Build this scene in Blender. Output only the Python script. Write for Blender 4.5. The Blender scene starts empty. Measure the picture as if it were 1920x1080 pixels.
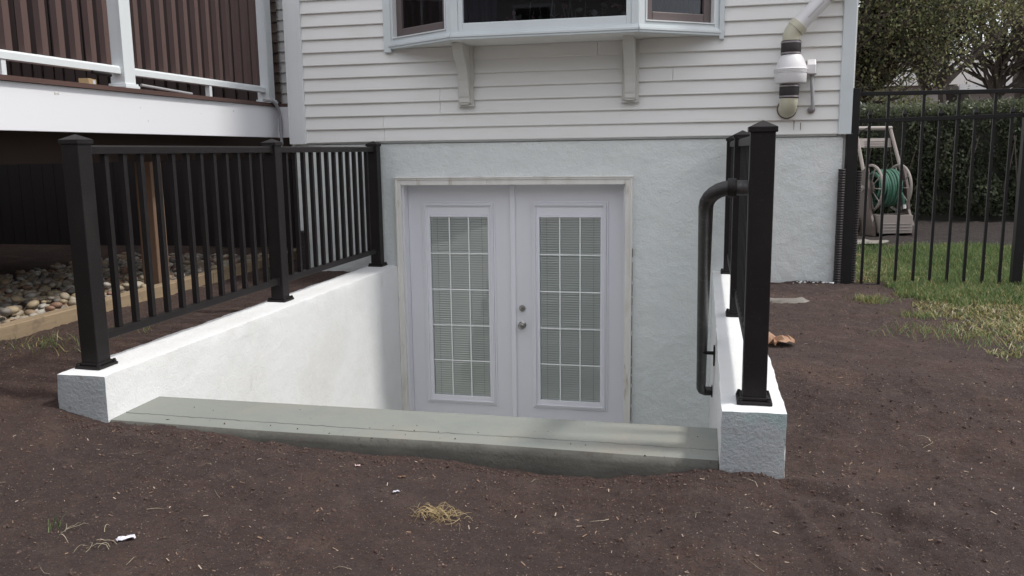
import bpy, math, random
import numpy as np
from mathutils import Vector, Matrix, Quaternion

random.seed(7)
rng = np.random.default_rng(11)
SC = bpy.context.scene
COL = SC.collection
R = math.radians

# ------------------------------------------------------------------ camera
cam_d = bpy.data.cameras.new('camera')
cam = bpy.data.objects.new('camera', cam_d)
COL.objects.link(cam)
yaw, pit, rol = 0.2241, -0.1602, -0.0132
fw = Vector((-math.sin(yaw)*math.cos(pit), math.cos(yaw)*math.cos(pit), math.sin(pit)))
rt = Vector((math.cos(yaw), math.sin(yaw), 0)); up = rt.cross(fw)
rt2 = math.cos(rol)*rt + math.sin(rol)*up
up2 = -math.sin(rol)*rt + math.cos(rol)*up
cam.matrix_world = Matrix(((rt2.x, up2.x, -fw.x, 0.9915), (rt2.y, up2.y, -fw.y, -6.4269), (rt2.z, up2.z, -fw.z, 0.8964), (0, 0, 0, 1)))
cam_d.sensor_width = 36
cam_d.lens = 1584.62/1920*36
cam_d.clip_start = 0.05
cam_d.clip_end = 800
SC.camera = cam

# ------------------------------------------------------------------ sky, sun, exposure
SUN_EL, SUN_AZ = 55.0, 3.0          # sun stands over the +x side, a hair behind the house front
w = bpy.data.worlds.new('World'); SC.world = w; w.use_nodes = True
nt = w.node_tree; nt.nodes.clear()
out = nt.nodes.new('ShaderNodeOutputWorld'); bg = nt.nodes.new('ShaderNodeBackground')
sky = nt.nodes.new('ShaderNodeTexSky'); sky.sky_type = 'NISHITA'; sky.sun_disc = False
sky.sun_elevation = R(SUN_EL); sky.sun_rotation = R(90-SUN_AZ)
sky.air_density = 1.0; sky.dust_density = 3.0; sky.ozone_density = 1.0
tc = nt.nodes.new('ShaderNodeTexCoord'); nz = nt.nodes.new('ShaderNodeTexNoise')
nz.inputs['Scale'].default_value = 2.2; nz.inputs['Detail'].default_value = 6
cr = nt.nodes.new('ShaderNodeValToRGB'); cr.color_ramp.elements[0].position = .3; cr.color_ramp.elements[1].position = .62
cr.color_ramp.elements[0].color = (.62, .62, .62, 1); cr.color_ramp.elements[1].color = (.95, .95, .95, 1)
mx = nt.nodes.new('ShaderNodeMix'); mx.data_type = 'RGBA'
mx.inputs[7].default_value = (6.9, 7.0, 7.35, 1)          # thin bright cloud over the whole sky
nt.links.new(tc.outputs['Generated'], nz.inputs['Vector']); nt.links.new(nz.outputs['Fac'], cr.inputs[0])
nt.links.new(cr.outputs[0], mx.inputs[0]); nt.links.new(sky.outputs[0], mx.inputs[6])
nt.links.new(mx.outputs[2], bg.inputs[0]); bg.inputs[1].default_value = 0.142
nt.links.new(bg.outputs[0], out.inputs[0])
sd = bpy.data.lights.new('sun', 'SUN'); sun = bpy.data.objects.new('sun', sd); COL.objects.link(sun)
sd.energy = 2.0; sd.angle = R(6); sd.color = (1, .965, .91)
sv = Vector((math.cos(R(SUN_EL))*math.cos(R(SUN_AZ)), math.cos(R(SUN_EL))*math.sin(R(SUN_AZ)), math.sin(R(SUN_EL))))
sun.rotation_euler = sv.to_track_quat('Z', 'Y').to_euler(); sun.location = (8, 1, 12)
SC.view_settings.view_transform = 'Standard'; SC.view_settings.look = 'None'
SC.view_settings.gamma = 1; SC.view_settings.use_curve_mapping = False
SC.view_settings.exposure = 0.42

# ------------------------------------------------------------------ materials
def mat(name, col, rough=.7, bump=None, var=None, metal=0, spec=.5, spots=None, extra=None):
    """var=(scale, amount, colour2, stretch) ; bump=[(scale, strength, dist)] ; spots=[(scale, threshold, colour, seed)]"""
    m = bpy.data.materials.new(name); m.use_nodes = True
    n = m.node_tree; b = n.nodes['Principled BSDF']
    b.inputs['Roughness'].default_value = rough; b.inputs['Metallic'].default_value = metal
    b.inputs['Specular IOR Level'].default_value = spec
    t = n.nodes.new('ShaderNodeTexCoord')
    src = n.nodes.new('ShaderNodeRGB'); src.outputs[0].default_value = (*col, 1); last = src.outputs[0]
    for i, v in enumerate(var or []):
        sc_, lo, hi, c2, st = v
        mp = n.nodes.new('ShaderNodeMapping'); mp.inputs['Scale'].default_value = st; mp.inputs['Location'].default_value = (i*3.1, i*1.7, i)
        x = n.nodes.new('ShaderNodeTexNoise'); x.inputs['Scale'].default_value = sc_; x.inputs['Detail'].default_value = 6; x.inputs['Roughness'].default_value = .62
        r_ = n.nodes.new('ShaderNodeMapRange'); r_.inputs[1].default_value = lo; r_.inputs[2].default_value = hi
        k = n.nodes.new('ShaderNodeMix'); k.data_type = 'RGBA'; k.inputs[7].default_value = (*c2, 1)
        n.links.new(t.outputs['Object'], mp.inputs[0]); n.links.new(mp.outputs[0], x.inputs['Vector']); n.links.new(x.outputs['Fac'], r_.inputs[0])
        n.links.new(r_.outputs[0], k.inputs[0]); n.links.new(last, k.inputs[6]); last = k.outputs[2]
    for (sc_, thr, c2, seed) in (spots or []):
        mp = n.nodes.new('ShaderNodeMapping'); mp.inputs['Location'].default_value = (seed, seed*2.3, seed*.7)
        x = n.nodes.new('ShaderNodeTexVoronoi'); x.inputs['Scale'].default_value = sc_; x.inputs['Randomness'].default_value = 1
        r_ = n.nodes.new('ShaderNodeMapRange'); r_.inputs[1].default_value = thr; r_.inputs[2].default_value = thr*.6
        # only a random share of the cells carries a speck
        s2 = n.nodes.new('ShaderNodeSeparateColor'); th = n.nodes.new('ShaderNodeMath'); th.operation = 'GREATER_THAN'; th.inputs[1].default_value = .72
        mu = n.nodes.new('ShaderNodeMath'); mu.operation = 'MULTIPLY'
        k = n.nodes.new('ShaderNodeMix'); k.data_type = 'RGBA'; k.inputs[7].default_value = (*c2, 1)
        n.links.new(t.outputs['Object'], mp.inputs[0]); n.links.new(mp.outputs[0], x.inputs['Vector'])
        n.links.new(x.outputs['Distance'], r_.inputs[0]); n.links.new(x.outputs['Color'], s2.inputs[0]); n.links.new(s2.outputs[0], th.inputs[0])
        n.links.new(r_.outputs[0], mu.inputs[0]); n.links.new(th.outputs[0], mu.inputs[1])
        n.links.new(mu.outputs[0], k.inputs[0]); n.links.new(last, k.inputs[6]); last = k.outputs[2]
    n.links.new(last, b.inputs['Base Color'])
    prev = None
    for (sc_, stg, dist, st) in (bump or []):
        mp = n.nodes.new('ShaderNodeMapping'); mp.inputs['Scale'].default_value = st
        x = n.nodes.new('ShaderNodeTexNoise'); x.inputs['Scale'].default_value = sc_; x.inputs['Detail'].default_value = 8; x.inputs['Roughness'].default_value = .65
        bp_ = n.nodes.new('ShaderNodeBump'); bp_.inputs['Strength'].default_value = stg; bp_.inputs['Distance'].default_value = dist
        n.links.new(t.outputs['Object'], mp.inputs[0]); n.links.new(mp.outputs[0], x.inputs['Vector']); n.links.new(x.outputs['Fac'], bp_.inputs['Height'])
        if prev: n.links.new(prev, bp_.inputs['Normal'])
        prev = bp_.outputs[0]
    if prev: n.links.new(prev, b.inputs['Normal'])
    return m
O1 = (1, 1, 1)
M = {}
M['stucco_white'] = mat('white_painted_stucco', (.76, .77, .775), .75, [(5, .35, .02, O1), (26, .3, .006, O1), (90, .55, .004, O1)], [(3, .45, .75, (.71, .72, .72), O1), (1.1, .5, .75, (.70, .70, .68), O1), (9, .62, .75, (.64, .64, .62), (1, 1, .4))])
M['stucco_front'] = M['stucco_white']
M['foundation'] = mat('pale_grey_stucco', (.765, .795, .785), .85, [(4, .5, .03, O1), (16, .45, .012, O1), (70, .8, .006, O1)],
    [(1.3, .42, .68, (.71, .75, .745), O1), (4.5, .5, .8, (.79, .815, .80), O1), (.8, .55, .75, (.75, .75, .71), (1, 1, .3))])
M['wall_end'] = mat('painted_shade_rough_stucco', (.46, .485, .50), .9, [(9, .5, .014, O1), (75, 1.0, .010, O1)],  # shade of the front ends is put into this base colour
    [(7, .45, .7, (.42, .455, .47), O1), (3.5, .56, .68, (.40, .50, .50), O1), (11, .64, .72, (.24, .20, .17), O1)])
M['concrete_face'] = mat('shaded_soil_stained_concrete', (.080, .078, .068), .9, [(14, .5, .008, O1), (90, .6, .004, O1)], [(3, .42, .7, (.12, .118, .102), (1, 1, 3)), (20, .55, .75, (.07, .055, .045), O1)])  # dark base paints in the step face's shade, with soil stains over it
M['siding'] = mat('cream_vinyl_siding', (.80, .795, .775), .5, [(30, .12, .003, (.1, 1, 1)), (160, .1, .001, (.3, 1, 1))],
    [(1.2, .45, .75, (.75, .745, .725), (.4, 1, 1)), (6, .55, .8, (.73, .71, .67), (.25, 1, 1.5))])
M['trim'] = mat('white_vinyl_trim', (.72, .745, .75), .45, [(40, .08, .002, (1, 1, .2))], [(3, .5, .8, (.66, .68, .68), (1, 1, .3))])
M['trim_blue'] = mat('pale_aluminium_trim', (.66, .71, .725), .4, [(30, .1, .002, O1)], [(2.5, .45, .8, (.60, .65, .665), O1)])
M['bracket'] = mat('grey_white_bracket_paint', (.62, .61, .575), .6, [(30, .15, .003, O1)], [(5, .5, .8, (.56, .55, .51), O1)])
M['casing'] = mat('worn_white_casing_paint', (.77, .755, .72), .6, [(30, .25, .004, (1, 1, .3))],
    [(4, .5, .72, (.60, .56, .50), (1, 1, .35)), (16, .6, .72, (.50, .44, .37), (1, 1, .2))])
M['door'] = mat('lavender_white_door_paint', (.755, .755, .795), .4, [(50, .06, .001, O1)], [(1.4, .45, .8, (.72, .725, .765), O1)])
M['lite'] = mat('white_lite_frame', (.80, .80, .845), .35, None, [(2, .5, .8, (.765, .77, .81), O1)])
M['muntin'] = mat('pale_muntin', (.86, .88, .87), .4)
M['blind'] = mat('pale_green_white_blind', (.87, .90, .87), .5)
M['nickel'] = mat('satin_nickel', (.38, .36, .34), .28, [(80, .1, .001, O1)], metal=1)
M['black'] = mat('black_powder_coat', (.012, .0098, .0098), .5, [(220, .22, .001, O1), (30, .1, .002, O1)],
    [(7, .5, .85, (.020, .017, .017), O1)], spots=[(120, .12, (.13, .12, .12), 3)], spec=.28)
M['black_tube'] = mat('worn_black_handrail', (.022, .020, .020), .42, [(60, .5, .003, O1)], [(14, .52, .7, (.075, .068, .066), O1), (60, .6, .72, (.13, .12, .115), O1)])
M['fence_black'] = mat('black_fence_metal', (.012, .0105, .011), .5, [(90, .1, .001, O1)], [(8, .5, .8, (.020, .018, .019), O1)], spec=.3)
M['concrete'] = mat('fresh_grey_concrete', (.215, .228, .205), .85, [(12, .3, .006, O1), (120, .5, .002, O1)],
    [(1.6, .5, .72, (.25, .235, .20), O1), (5, .5, .75, (.19, .205, .188), O1), (40, .5, .8, (.22, .22, .20), O1)], spots=[(60, .06, (.6, .6, .58), 5)])
M['soil'] = mat('dark_brown_soil', (.082, .047, .038), .95, [(45, .9, .02, O1), (180, .8, .006, O1)],
    [(.9, .4, .65, (.062, .039, .034), O1), (2.6, .5, .72, (.12, .069, .052), O1), (9, .52, .74, (.120, .078, .064), O1), (3.2, .66, .76, (.19, .125, .095), (1, 1, 1)), (60, .5, .7, (.050, .037, .034), O1), (140, .6, .72, (.16, .115, .09), O1)],
    spots=[(70, .22, (.26, .19, .15), 1), (130, .26, (.22, .165, .13), 8), (34, .10, (.42, .36, .32), 4), (100, .24, (.030, .022, .020), 12)])
M['mulch'] = mat('black_brown_mulch', (.030, .022, .020), .95, [(30, .9, .03, O1), (120, .8, .008, O1)], [(20, .5, .7, (.055, .040, .036), O1)], spots=[(60, .12, (.20, .17, .15), 2)])
M['clod'] = mat('soil_clod', (.078, .046, .037), .95, [(120, .8, .006, O1)], [(20, .4, .7, (.10, .07, .06), O1)])
M['chip_light'] = mat('pale_wood_chip', (.36, .28, .22), .8); M['chip_tan'] = mat('tan_wood_chip', (.22, .14, .095), .85)
M['straw'] = mat('dry_straw', (.42, .32, .17), .7, None, [(30, .4, .7, (.30, .21, .10), O1)])
M['straw_pale'] = mat('pale_dry_stem', (.44, .38, .27), .7)
M['plastic'] = mat('white_plastic_scrap', (.62, .61, .68), .35, [(60, .6, .006, O1)])
M['petal'] = mat('pale_pink_petal', (.62, .45, .45), .6)
M['dead_leaf'] = mat('dry_brown_leaf', (.33, .20, .125), .7, [(60, .5, .004, O1)], [(25, .4, .7, (.22, .10, .05), O1)])
M['slab'] = mat('dusty_mortar_patch', (.24, .225, .205), .9, [(30, .6, .01, O1)], [(8, .4, .7, (.14, .12, .105), O1)])
M['grass'] = mat('green_grass_blade', (.11, .17, .06), .55, None, [(.9, .4, .65, (.055, .105, .030), O1)])
M['grass_light'] = mat('light_green_grass_blade', (.20, .25, .11), .55)
M['grass_dry'] = mat('yellow_dry_grass_blade', (.30, .235, .095), .7, None, [(3, .4, .7, (.22, .20, .075), O1)])
M['fascia'] = mat('white_pvc_fascia', (.80, .81, .84), .35, [(6, .05, .003, (1, .2, 1))], [(1.2, .5, .8, (.77, .78, .82), O1)], spots=[(9, .035, (.35, .33, .3), 2)])
M['deck_white'] = mat('white_vinyl_railing', (.70, .74, .755), .35, None, [(3, .5, .8, (.65, .69, .70), O1)])
M['deck_brown'] = mat('brown_composite_board', (.105, .058, .048), .55, [(40, .3, .003, (1, .05, 1))], [(8, .4, .7, (.075, .042, .036), (1, .1, 1))])
M['baluster_brown'] = mat('brown_baluster', (.105, .066, .058), .55, [(40, .3, .002, (1, 1, .05))], [(3, .4, .75, (.088, .050, .044), (1, 1, .3))])
M['dark_board'] = mat('dark_weathered_cedar', (.034, .021, .019), .8, [(25, .6, .006, (1, 1, .06))], [(9, .35, .7, (.058, .037, .033), (1, 1, .06)), (30, .6, .8, (.028, .018, .017), (1, 1, .05))])
M['shingle'] = mat('grey_brown_shingle', (.155, .115, .10), .85, [(30, .6, .006, (1, 1, .1))], [(6, .4, .7, (.095, .068, .06), O1)])
M['tan_wood'] = mat('tan_timber', (.20, .125, .082), .75, [(25, .4, .004, (1, 1, .06))], [(7, .45, .75, (.14, .085, .055), (1, 1, .06))])
M['timber'] = mat('treated_edging_timber', (.33, .245, .155), .85, [(25, .6, .006, (1, .06, 1))], [(6, .4, .75, (.22, .165, .105), (1, .1, 1)), (14, .55, .8, (.14, .11, .075), O1)])
M['joist'] = mat('dark_joist_timber', (.055, .036, .028), .85)
M['skirt'] = mat('shade_black_skirt_board', (.020, .015, .014), .9)  # near-black colour stands in for the shade under the deck
for i, c in enumerate([(.36, .30, .22), (.44, .39, .31), (.33, .24, .16), (.25, .225, .20), (.40, .32, .21), (.30, .18, .125), (.48, .45, .40)]):
    M['stone%d' % i] = mat('river_stone', c, .6, [(30, .3, .004, O1)], [(14, .4, .7, tuple(k*.72 for k in c), O1), (50, .6, .75, tuple(min(1, k*1.2) for k in c), O1)])
M['conduit'] = mat('grey_pvc_conduit', (.37, .37, .385), .45)
M['pvc'] = mat('white_pvc_pipe', (.72, .71, .715), .35, [(30, .06, .002, O1)], [(4, .5, .8, (.66, .64, .62), O1)])
M['pvc_yellow'] = mat('yellowed_pvc_fitting', (.56, .54, .42), .38, [(30, .06, .002, O1)], [(6, .45, .8, (.44, .41, .30), O1)])
M['rubber'] = mat('black_rubber_coupling', (.028, .022, .023), .6)
M['clamp'] = mat('steel_band_clamp', (.34, .31, .32), .4, metal=.8)
M['caulk'] = mat('brown_caulk', (.17, .125, .085), .8)
M['sash_brown'] = mat('brown_window_sash', (.125, .098, .096), .5, None, [(3, .5, .8, (.10, .08, .08), O1)])
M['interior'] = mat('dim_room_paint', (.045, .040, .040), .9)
M['curtain'] = mat('grey_blue_curtain', (.085, .095, .13), .8, [(12, .6, .02, (1, 1, .05))])
M['leaf_pink'] = mat('pink_plant_leaf', (.30, .15, .14), .6); M['leaf_plant'] = mat('green_plant_leaf', (.13, .20, .12), .5); M['leaf_pale'] = mat('pale_plant_leaf', (.30, .31, .26), .6)
M['leaf_dark'] = mat('dark_evergreen_leaf', (.105, .125, .065), .6, None, [(1.4, .35, .65, (.072, .086, .047), O1)])
M['leaf_mid'] = mat('olive_leaf', (.22, .225, .115), .6, None, [(1.2, .35, .65, (.155, .16, .08), O1)])
M['leaf_light'] = mat('yellow_green_leaf', (.36, .355, .19), .6, None, [(1.5, .35, .65, (.16, .17, .08), O1)])
M['leaf_brown'] = mat('brownish_leaf', (.14, .10, .07), .7)
M['hedge_leaf'] = mat('hedge_leaf', (.075, .092, .055), .4, None, [(1.2, .35, .65, (.054, .066, .040), O1)])
M['hedge_leaf2'] = mat('pale_hedge_leaf', (.15, .165, .10), .4)
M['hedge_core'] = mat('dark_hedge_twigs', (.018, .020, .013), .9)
M['bark'] = mat('grey_brown_bark', (.085, .068, .058), .9, [(20, .9, .02, (1, 1, .25))], [(6, .4, .7, (.13, .105, .09), (1, 1, .3))])
M['reel_grey'] = mat('taupe_plastic', (.27, .235, .22), .5, [(40, .06, .001, O1)]); M['reel_brown'] = mat('brown_plastic', (.085, .062, .056), .5)
M['hose'] = mat('green_garden_hose', (.06, .15, .11), .4)
M['far_wall'] = mat('far_taupe_siding', (.44, .41, .40), .8); M['far_roof'] = mat('far_grey_roof', (.20, .19, .185), .9); M['far_white'] = mat('far_white_trim', (.70, .70, .70), .6)
M['roof'] = mat('asphalt_shingle_roof', (.10, .095, .09), .9)
for k_ in ('leaf_dark', 'leaf_mid', 'leaf_light', 'hedge_leaf', 'hedge_leaf2', 'grass', 'grass_light', 'leaf_brown'):
    n_ = M[k_].node_tree; b_ = n_.nodes['Principled BSDF']; tr = n_.nodes.new('ShaderNodeBsdfTranslucent'); ms = n_.nodes.new('ShaderNodeMixShader'); ms.inputs[0].default_value = .45
    lk = b_.inputs['Base Color'].links[0].from_socket; gm = n_.nodes.new('ShaderNodeHueSaturation'); gm.inputs['Value'].default_value = 1.5
    n_.links.new(lk, gm.inputs['Color']); n_.links.new(gm.outputs[0], tr.inputs[0]); n_.links.new(b_.outputs[0], ms.inputs[1]); n_.links.new(tr.outputs[0], ms.inputs[2]); n_.links.new(ms.outputs[0], n_.nodes['Material Output'].inputs[0])
M['tag'] = mat('kraft_paper_tag', (.42, .30, .16), .7)

def glass(name, tint, rough=.02, transp=.72):
    m = bpy.data.materials.new(name); m.use_nodes = True; n = m.node_tree; n.nodes.clear()
    o = n.nodes.new('ShaderNodeOutputMaterial'); t = n.nodes.new('ShaderNodeBsdfTransparent'); g = n.nodes.new('ShaderNodeBsdfGlossy')
    t.inputs[0].default_value = (*tint, 1); g.inputs['Roughness'].default_value = rough
    f = n.nodes.new('ShaderNodeFresnel'); f.inputs[0].default_value = 1.52
    a = n.nodes.new('ShaderNodeMath'); a.operation = 'MULTIPLY_ADD'; a.inputs[1].default_value = .85; a.inputs[2].default_value = .0; a.use_clamp = True
    s = n.nodes.new('ShaderNodeMixShader')
    n.links.new(f.outputs[0], a.inputs[0]); n.links.new(a.outputs[0], s.inputs[0]); n.links.new(t.outputs[0], s.inputs[1]); n.links.new(g.outputs[0], s.inputs[2]); n.links.new(s.outputs[0], o.inputs[0])
    return m
M['glass'] = glass('window_glass', (.985, .995, .99))
M['glass_dark'] = glass('bay_window_glass', (.62, .64, .68))

# ------------------------------------------------------------------ mesh building
def world_loc(o):
    v = Vector((0, 0, 0))
    while o is not None:
        v += Vector(o.location); o = o.parent
    return v

class MB:
    def __init__(s): s.v = []; s.f = []; s.m = []; s.cur = 0
    def add(s, vs, fs):
        b = len(s.v); s.v += [tuple(p) for p in vs]
        for f in fs: s.f.append(tuple(b+i for i in f)); s.m.append(s.cur)
        return s
    def hexa(s, p):   # 8 points: bottom 4 ccw, top 4 ccw
        return s.add(p, [(3, 2, 1, 0), (4, 5, 6, 7), (0, 1, 5, 4), (1, 2, 6, 5), (2, 3, 7, 6), (3, 0, 4, 7)])
    def box(s, x0, x1, y0, y1, z0, z1):
        return s.hexa([(x0, y0, z0), (x1, y0, z0), (x1, y1, z0), (x0, y1, z0), (x0, y0, z1), (x1, y0, z1), (x1, y1, z1), (x0, y1, z1)])
    def rbox(s, c, size, rot):
        q = rot if isinstance(rot, Matrix) else Matrix.Rotation(rot, 3, 'Z')
        hx, hy, hz = [k/2 for k in size]; c = Vector(c)
        P = [c+q @ Vector(k) for k in ((-hx, -hy, -hz), (hx, -hy, -hz), (hx, hy, -hz), (-hx, hy, -hz), (-hx, -hy, hz), (hx, -hy, hz), (hx, hy, hz), (-hx, hy, hz))]
        return s.hexa(P)
    def prism(s, poly, axis, a, b):   # poly 2D in the two other axes (in xyz order), extruded a..b
        def P(u, v, t): return {'x': (t, u, v), 'y': (u, t, v), 'z': (u, v, t)}[axis]
        n = len(poly); vs = [P(u, v, a) for u, v in poly]+[P(u, v, b) for u, v in poly]
        fs = [tuple(range(n))[::-1], tuple(range(n, 2*n))]+[(i, (i+1) % n, n+(i+1) % n, n+i) for i in range(n)]
        return s.add(vs, fs)
    def tube(s, pts, r, n=10, caps=True):
        pts = [Vector(p) for p in pts]; rs = r if isinstance(r, (list, tuple)) else [r]*len(pts)
        b = len(s.v); u = None
        for i, p in enumerate(pts):
            d = (pts[min(i+1, len(pts)-1)]-pts[max(i-1, 0)]).normalized()
            if u is None: u = d.orthogonal().normalized()
            else:
                u = u-d*u.dot(d); u = u.normalized() if u.length > 1e-6 else d.orthogonal().normalized()
            w_ = d.cross(u)
            for k in range(n):
                a = 2*math.pi*k/n; s.v.append(tuple(p+(u*math.cos(a)+w_*math.sin(a))*rs[i]))
        for i in range(len(pts)-1):
            for k in range(n):
                s.f.append((b+i*n+k, b+i*n+(k+1) % n, b+(i+1)*n+(k+1) % n, b+(i+1)*n+k)); s.m.append(s.cur)
        if caps:
            s.f.append(tuple(b+k for k in range(n))[::-1]); s.m.append(s.cur)
            s.f.append(tuple(b+(len(pts)-1)*n+k for k in range(n))); s.m.append(s.cur)
        return s
    def lathe(s, prof, c, axis=(0, 0, 1), n=20):   # prof [(r, h)]
        a = Vector(axis).normalized(); return s.tube([Vector(c)+a*h for r_, h in prof], [max(r_, 1e-4) for r_, h in prof], n)
    def sphere(s, c, r, sx=1, sy=1, sz=1, nu=10, nv=6):
        c = Vector(c); vs = [c+Vector((0, 0, r*sz))]
        for j in range(1, nv):
            t = math.pi*j/nv
            for i in range(nu):
                a = 2*math.pi*i/nu; vs.append(c+Vector((r*sx*math.sin(t)*math.cos(a), r*sy*math.sin(t)*math.sin(a), r*sz*math.cos(t))))
        vs.append(c-Vector((0, 0, r*sz))); fs = [(0, 1+i, 1+(i+1) % nu) for i in range(nu)]
        for j in range(nv-2):
            for i in range(nu): fs.append((1+j*nu+i, 1+(j+1)*nu+i, 1+(j+1)*nu+(i+1) % nu, 1+j*nu+(i+1) % nu))
        L = len(vs)-1; fs += [(L, 1+(nv-2)*nu+(i+1) % nu, 1+(nv-2)*nu+i) for i in range(nu)]
        return s.add(vs, fs)
    def mesh(s, name, mats, smooth=False, off=None):
        me = bpy.data.meshes.new(name); o = off or Vector((0, 0, 0))
        me.from_pydata([(x-o.x, y-o.y, z-o.z) for x, y, z in s.v], [], s.f)
        for k in (mats if isinstance(mats, (list, tuple)) else [mats]): me.materials.append(k)
        if any(s.m): me.polygons.foreach_set('material_index', s.m)
        if smooth: me.polygons.foreach_set('use_smooth', [True]*len(s.f))
        me.update(); return me
    def build(s, name, mats, parent=None, smooth=False, bevel=0, loc=None):
        off = world_loc(parent) if parent is not None and loc is None else None
        o = bpy.data.objects.new(name, s.mesh(name, mats, smooth, off)); COL.objects.link(o)
        o.parent = parent
        if loc is not None: o.location = loc
        if bevel: add_bevel(o, bevel)
        if smooth: smooth_angle(o)
        return o

def add_bevel(o, wd, seg=2):
    b = o.modifiers.new('bevel', 'BEVEL'); b.width = wd; b.segments = seg; b.limit_method = 'ANGLE'; b.angle_limit = R(50)
def smooth_angle(o):
    me = o.data
    try: me.set_sharp_from_angle(angle=R(38))
    except Exception: pass

def put(name, me, parent, loc, rot=None, scale=None):
    o = bpy.data.objects.new(name, me); COL.objects.link(o); o.parent = parent
    o.location = Vector(loc)-world_loc(parent) if parent is not None else loc
    if rot: o.rotation_euler = rot
    if scale: o.scale = scale
    return o

def thing(name, label, cat, loc=(0, 0, 0), group=None):
    o = bpy.data.objects.new(name, None); COL.objects.link(o); o.location = loc; o.empty_display_size = .1
    o['label'] = label; o['category'] = cat
    if group: o['group'] = group
    return o
def tag(o, label, cat, group=None, kind=None):
    o['label'] = label; o['category'] = cat
    if group: o['group'] = group
    if kind: o['kind'] = kind
    return o
def fastmesh(name, V, F, mats, midx=None, smooth=False):
    """V (n,3) array, F (m,k) int array with constant k"""
    me = bpy.data.meshes.new(name); V = np.asarray(V, np.float32); F = np.asarray(F, np.int32); k = F.shape[1]
    me.vertices.add(len(V)); me.vertices.foreach_set('co', V.ravel())
    me.loops.add(F.size); me.loops.foreach_set('vertex_index', F.ravel())
    me.polygons.add(len(F)); me.polygons.foreach_set('loop_start', np.arange(0, F.size, k, dtype=np.int32))
    try: me.polygons.foreach_set('loop_total', np.full(len(F), k, np.int32))
    except Exception: pass
    for q in (mats if isinstance(mats, (list, tuple)) else [mats]): me.materials.append(q)
    if midx is not None: me.polygons.foreach_set('material_index', np.asarray(midx, np.int32))
    me.polygons.foreach_set('use_smooth', np.full(len(F), smooth, bool))
    me.update(calc_edges=True); me.validate(); return me
def link(name, me, parent=None):
    o = bpy.data.objects.new(name, me); COL.objects.link(o); o.parent = parent; return o

# ------------------------------------------------------------------ noise on numpy arrays
def vnoise(x, y, scale, seed=0):
    g = np.random.default_rng(seed).random((256, 256)); X = x*scale+1000; Y = y*scale+1000
    xi = np.floor(X).astype(int); yi = np.floor(Y).astype(int); fx = X-xi; fy = Y-yi
    fx = fx*fx*(3-2*fx); fy = fy*fy*(3-2*fy)
    a = g[xi % 256, yi % 256]; b = g[(xi+1) % 256, yi % 256]; c = g[xi % 256, (yi+1) % 256]; d = g[(xi+1) % 256, (yi+1) % 256]
    return (a*(1-fx)+b*fx)*(1-fy)+(c*(1-fx)+d*fx)*fy-.5
def sstep(a, b, x):
    t = np.clip((x-a)/(b-a), 0, 1); return t*t*(3-2*t)
RUTS = [(1.30, -3.60, 1.75, -3.95, .035, -.016), (1.28, -3.75, 1.45, -4.35, .03, .014), (1.55, -3.7, 1.62, -4.3, .045, -.013), (.30, -3.68, .52, -3.86, .035, -.013), (.55, -3.70, 1.0, -3.72, .04, .010),
        (-.30, -3.72, -.05, -3.62, .03, .009), (-1.3, -3.62, -.9, -3.70, .035, .010), (1.6, -2.3, 3.1, -2.6, .07, .012), (1.5, -2.7, 2.9, -3.3, .06, -.010), (-.6, -3.95, .0, -4.25, .05, -.007),
        (-1.9, -3.3, -1.5, -3.75, .05, .012), (.9, -3.95, 1.15, -4.25, .05, .009), (1.9, -3.3, 2.4, -3.9, .05, -.011)]
def ground_h(x, y, fine=True):
    x = np.asarray(x, float); y = np.asarray(y, float)
    b35 = np.interp(x, [-4, -2.4, -1.66, -1.42, -.92, -.23, .26, .69, .92, 1.06, 1.28, 1.5, 2.2, 4], [-.10, -.12, -.158, -.205, -.215, -.246, -.258, -.264, -.238, -.215, -.228, -.20, -.19, -.17])
    up_ = -.078+.12*sstep(.3, 3.2, y)
    t = sstep(-3.5, -2.55, y)
    z = b35*(1-t)+up_*t
    z = z-.035*sstep(-3.55, -4.5, y)-.10*sstep(-4.6, -9, y)
    far = sstep(18, 60, np.hypot(x, y)); 
    z = z+.020*vnoise(x, y, 1.7, 1)+.016*vnoise(x, y, 4.3, 2)
    # wheel-rut like smooth ridges by the right hand wall corner
    z = z-.012*np.exp(-((x-1.55-(y+3.9)*.25)/.07)**2)*sstep(-4.6, -4.2, y)*sstep(-3.0, -3.5, y)
    for (x0_, y0_, x1_, y1_, w_, h_) in RUTS:
        dx_, dy_ = x1_-x0_, y1_-y0_; L2 = dx_*dx_+dy_*dy_; t_ = np.clip(((x-x0_)*dx_+(y-y0_)*dy_)/L2, 0, 1)
        d_ = np.hypot(x-x0_-t_*dx_, y-y0_-t_*dy_)+.02*vnoise(x, y, 8, 77); z = z+h_*np.exp(-(d_/w_)**2)-.5*h_*np.exp(-((d_-2*w_)/w_)**2)
    if fine:
        m = .6+1.0*np.clip(vnoise(x, y, 1.3, 9)+.35, 0, 1)
        z = z+m*(.016*vnoise(x, y, 11, 3)+.012*np.maximum(vnoise(x, y, 30, 4), 0)+.007*vnoise(x, y, 47, 5)+.005*vnoise(x, y, 90, 6))
    return z

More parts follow.
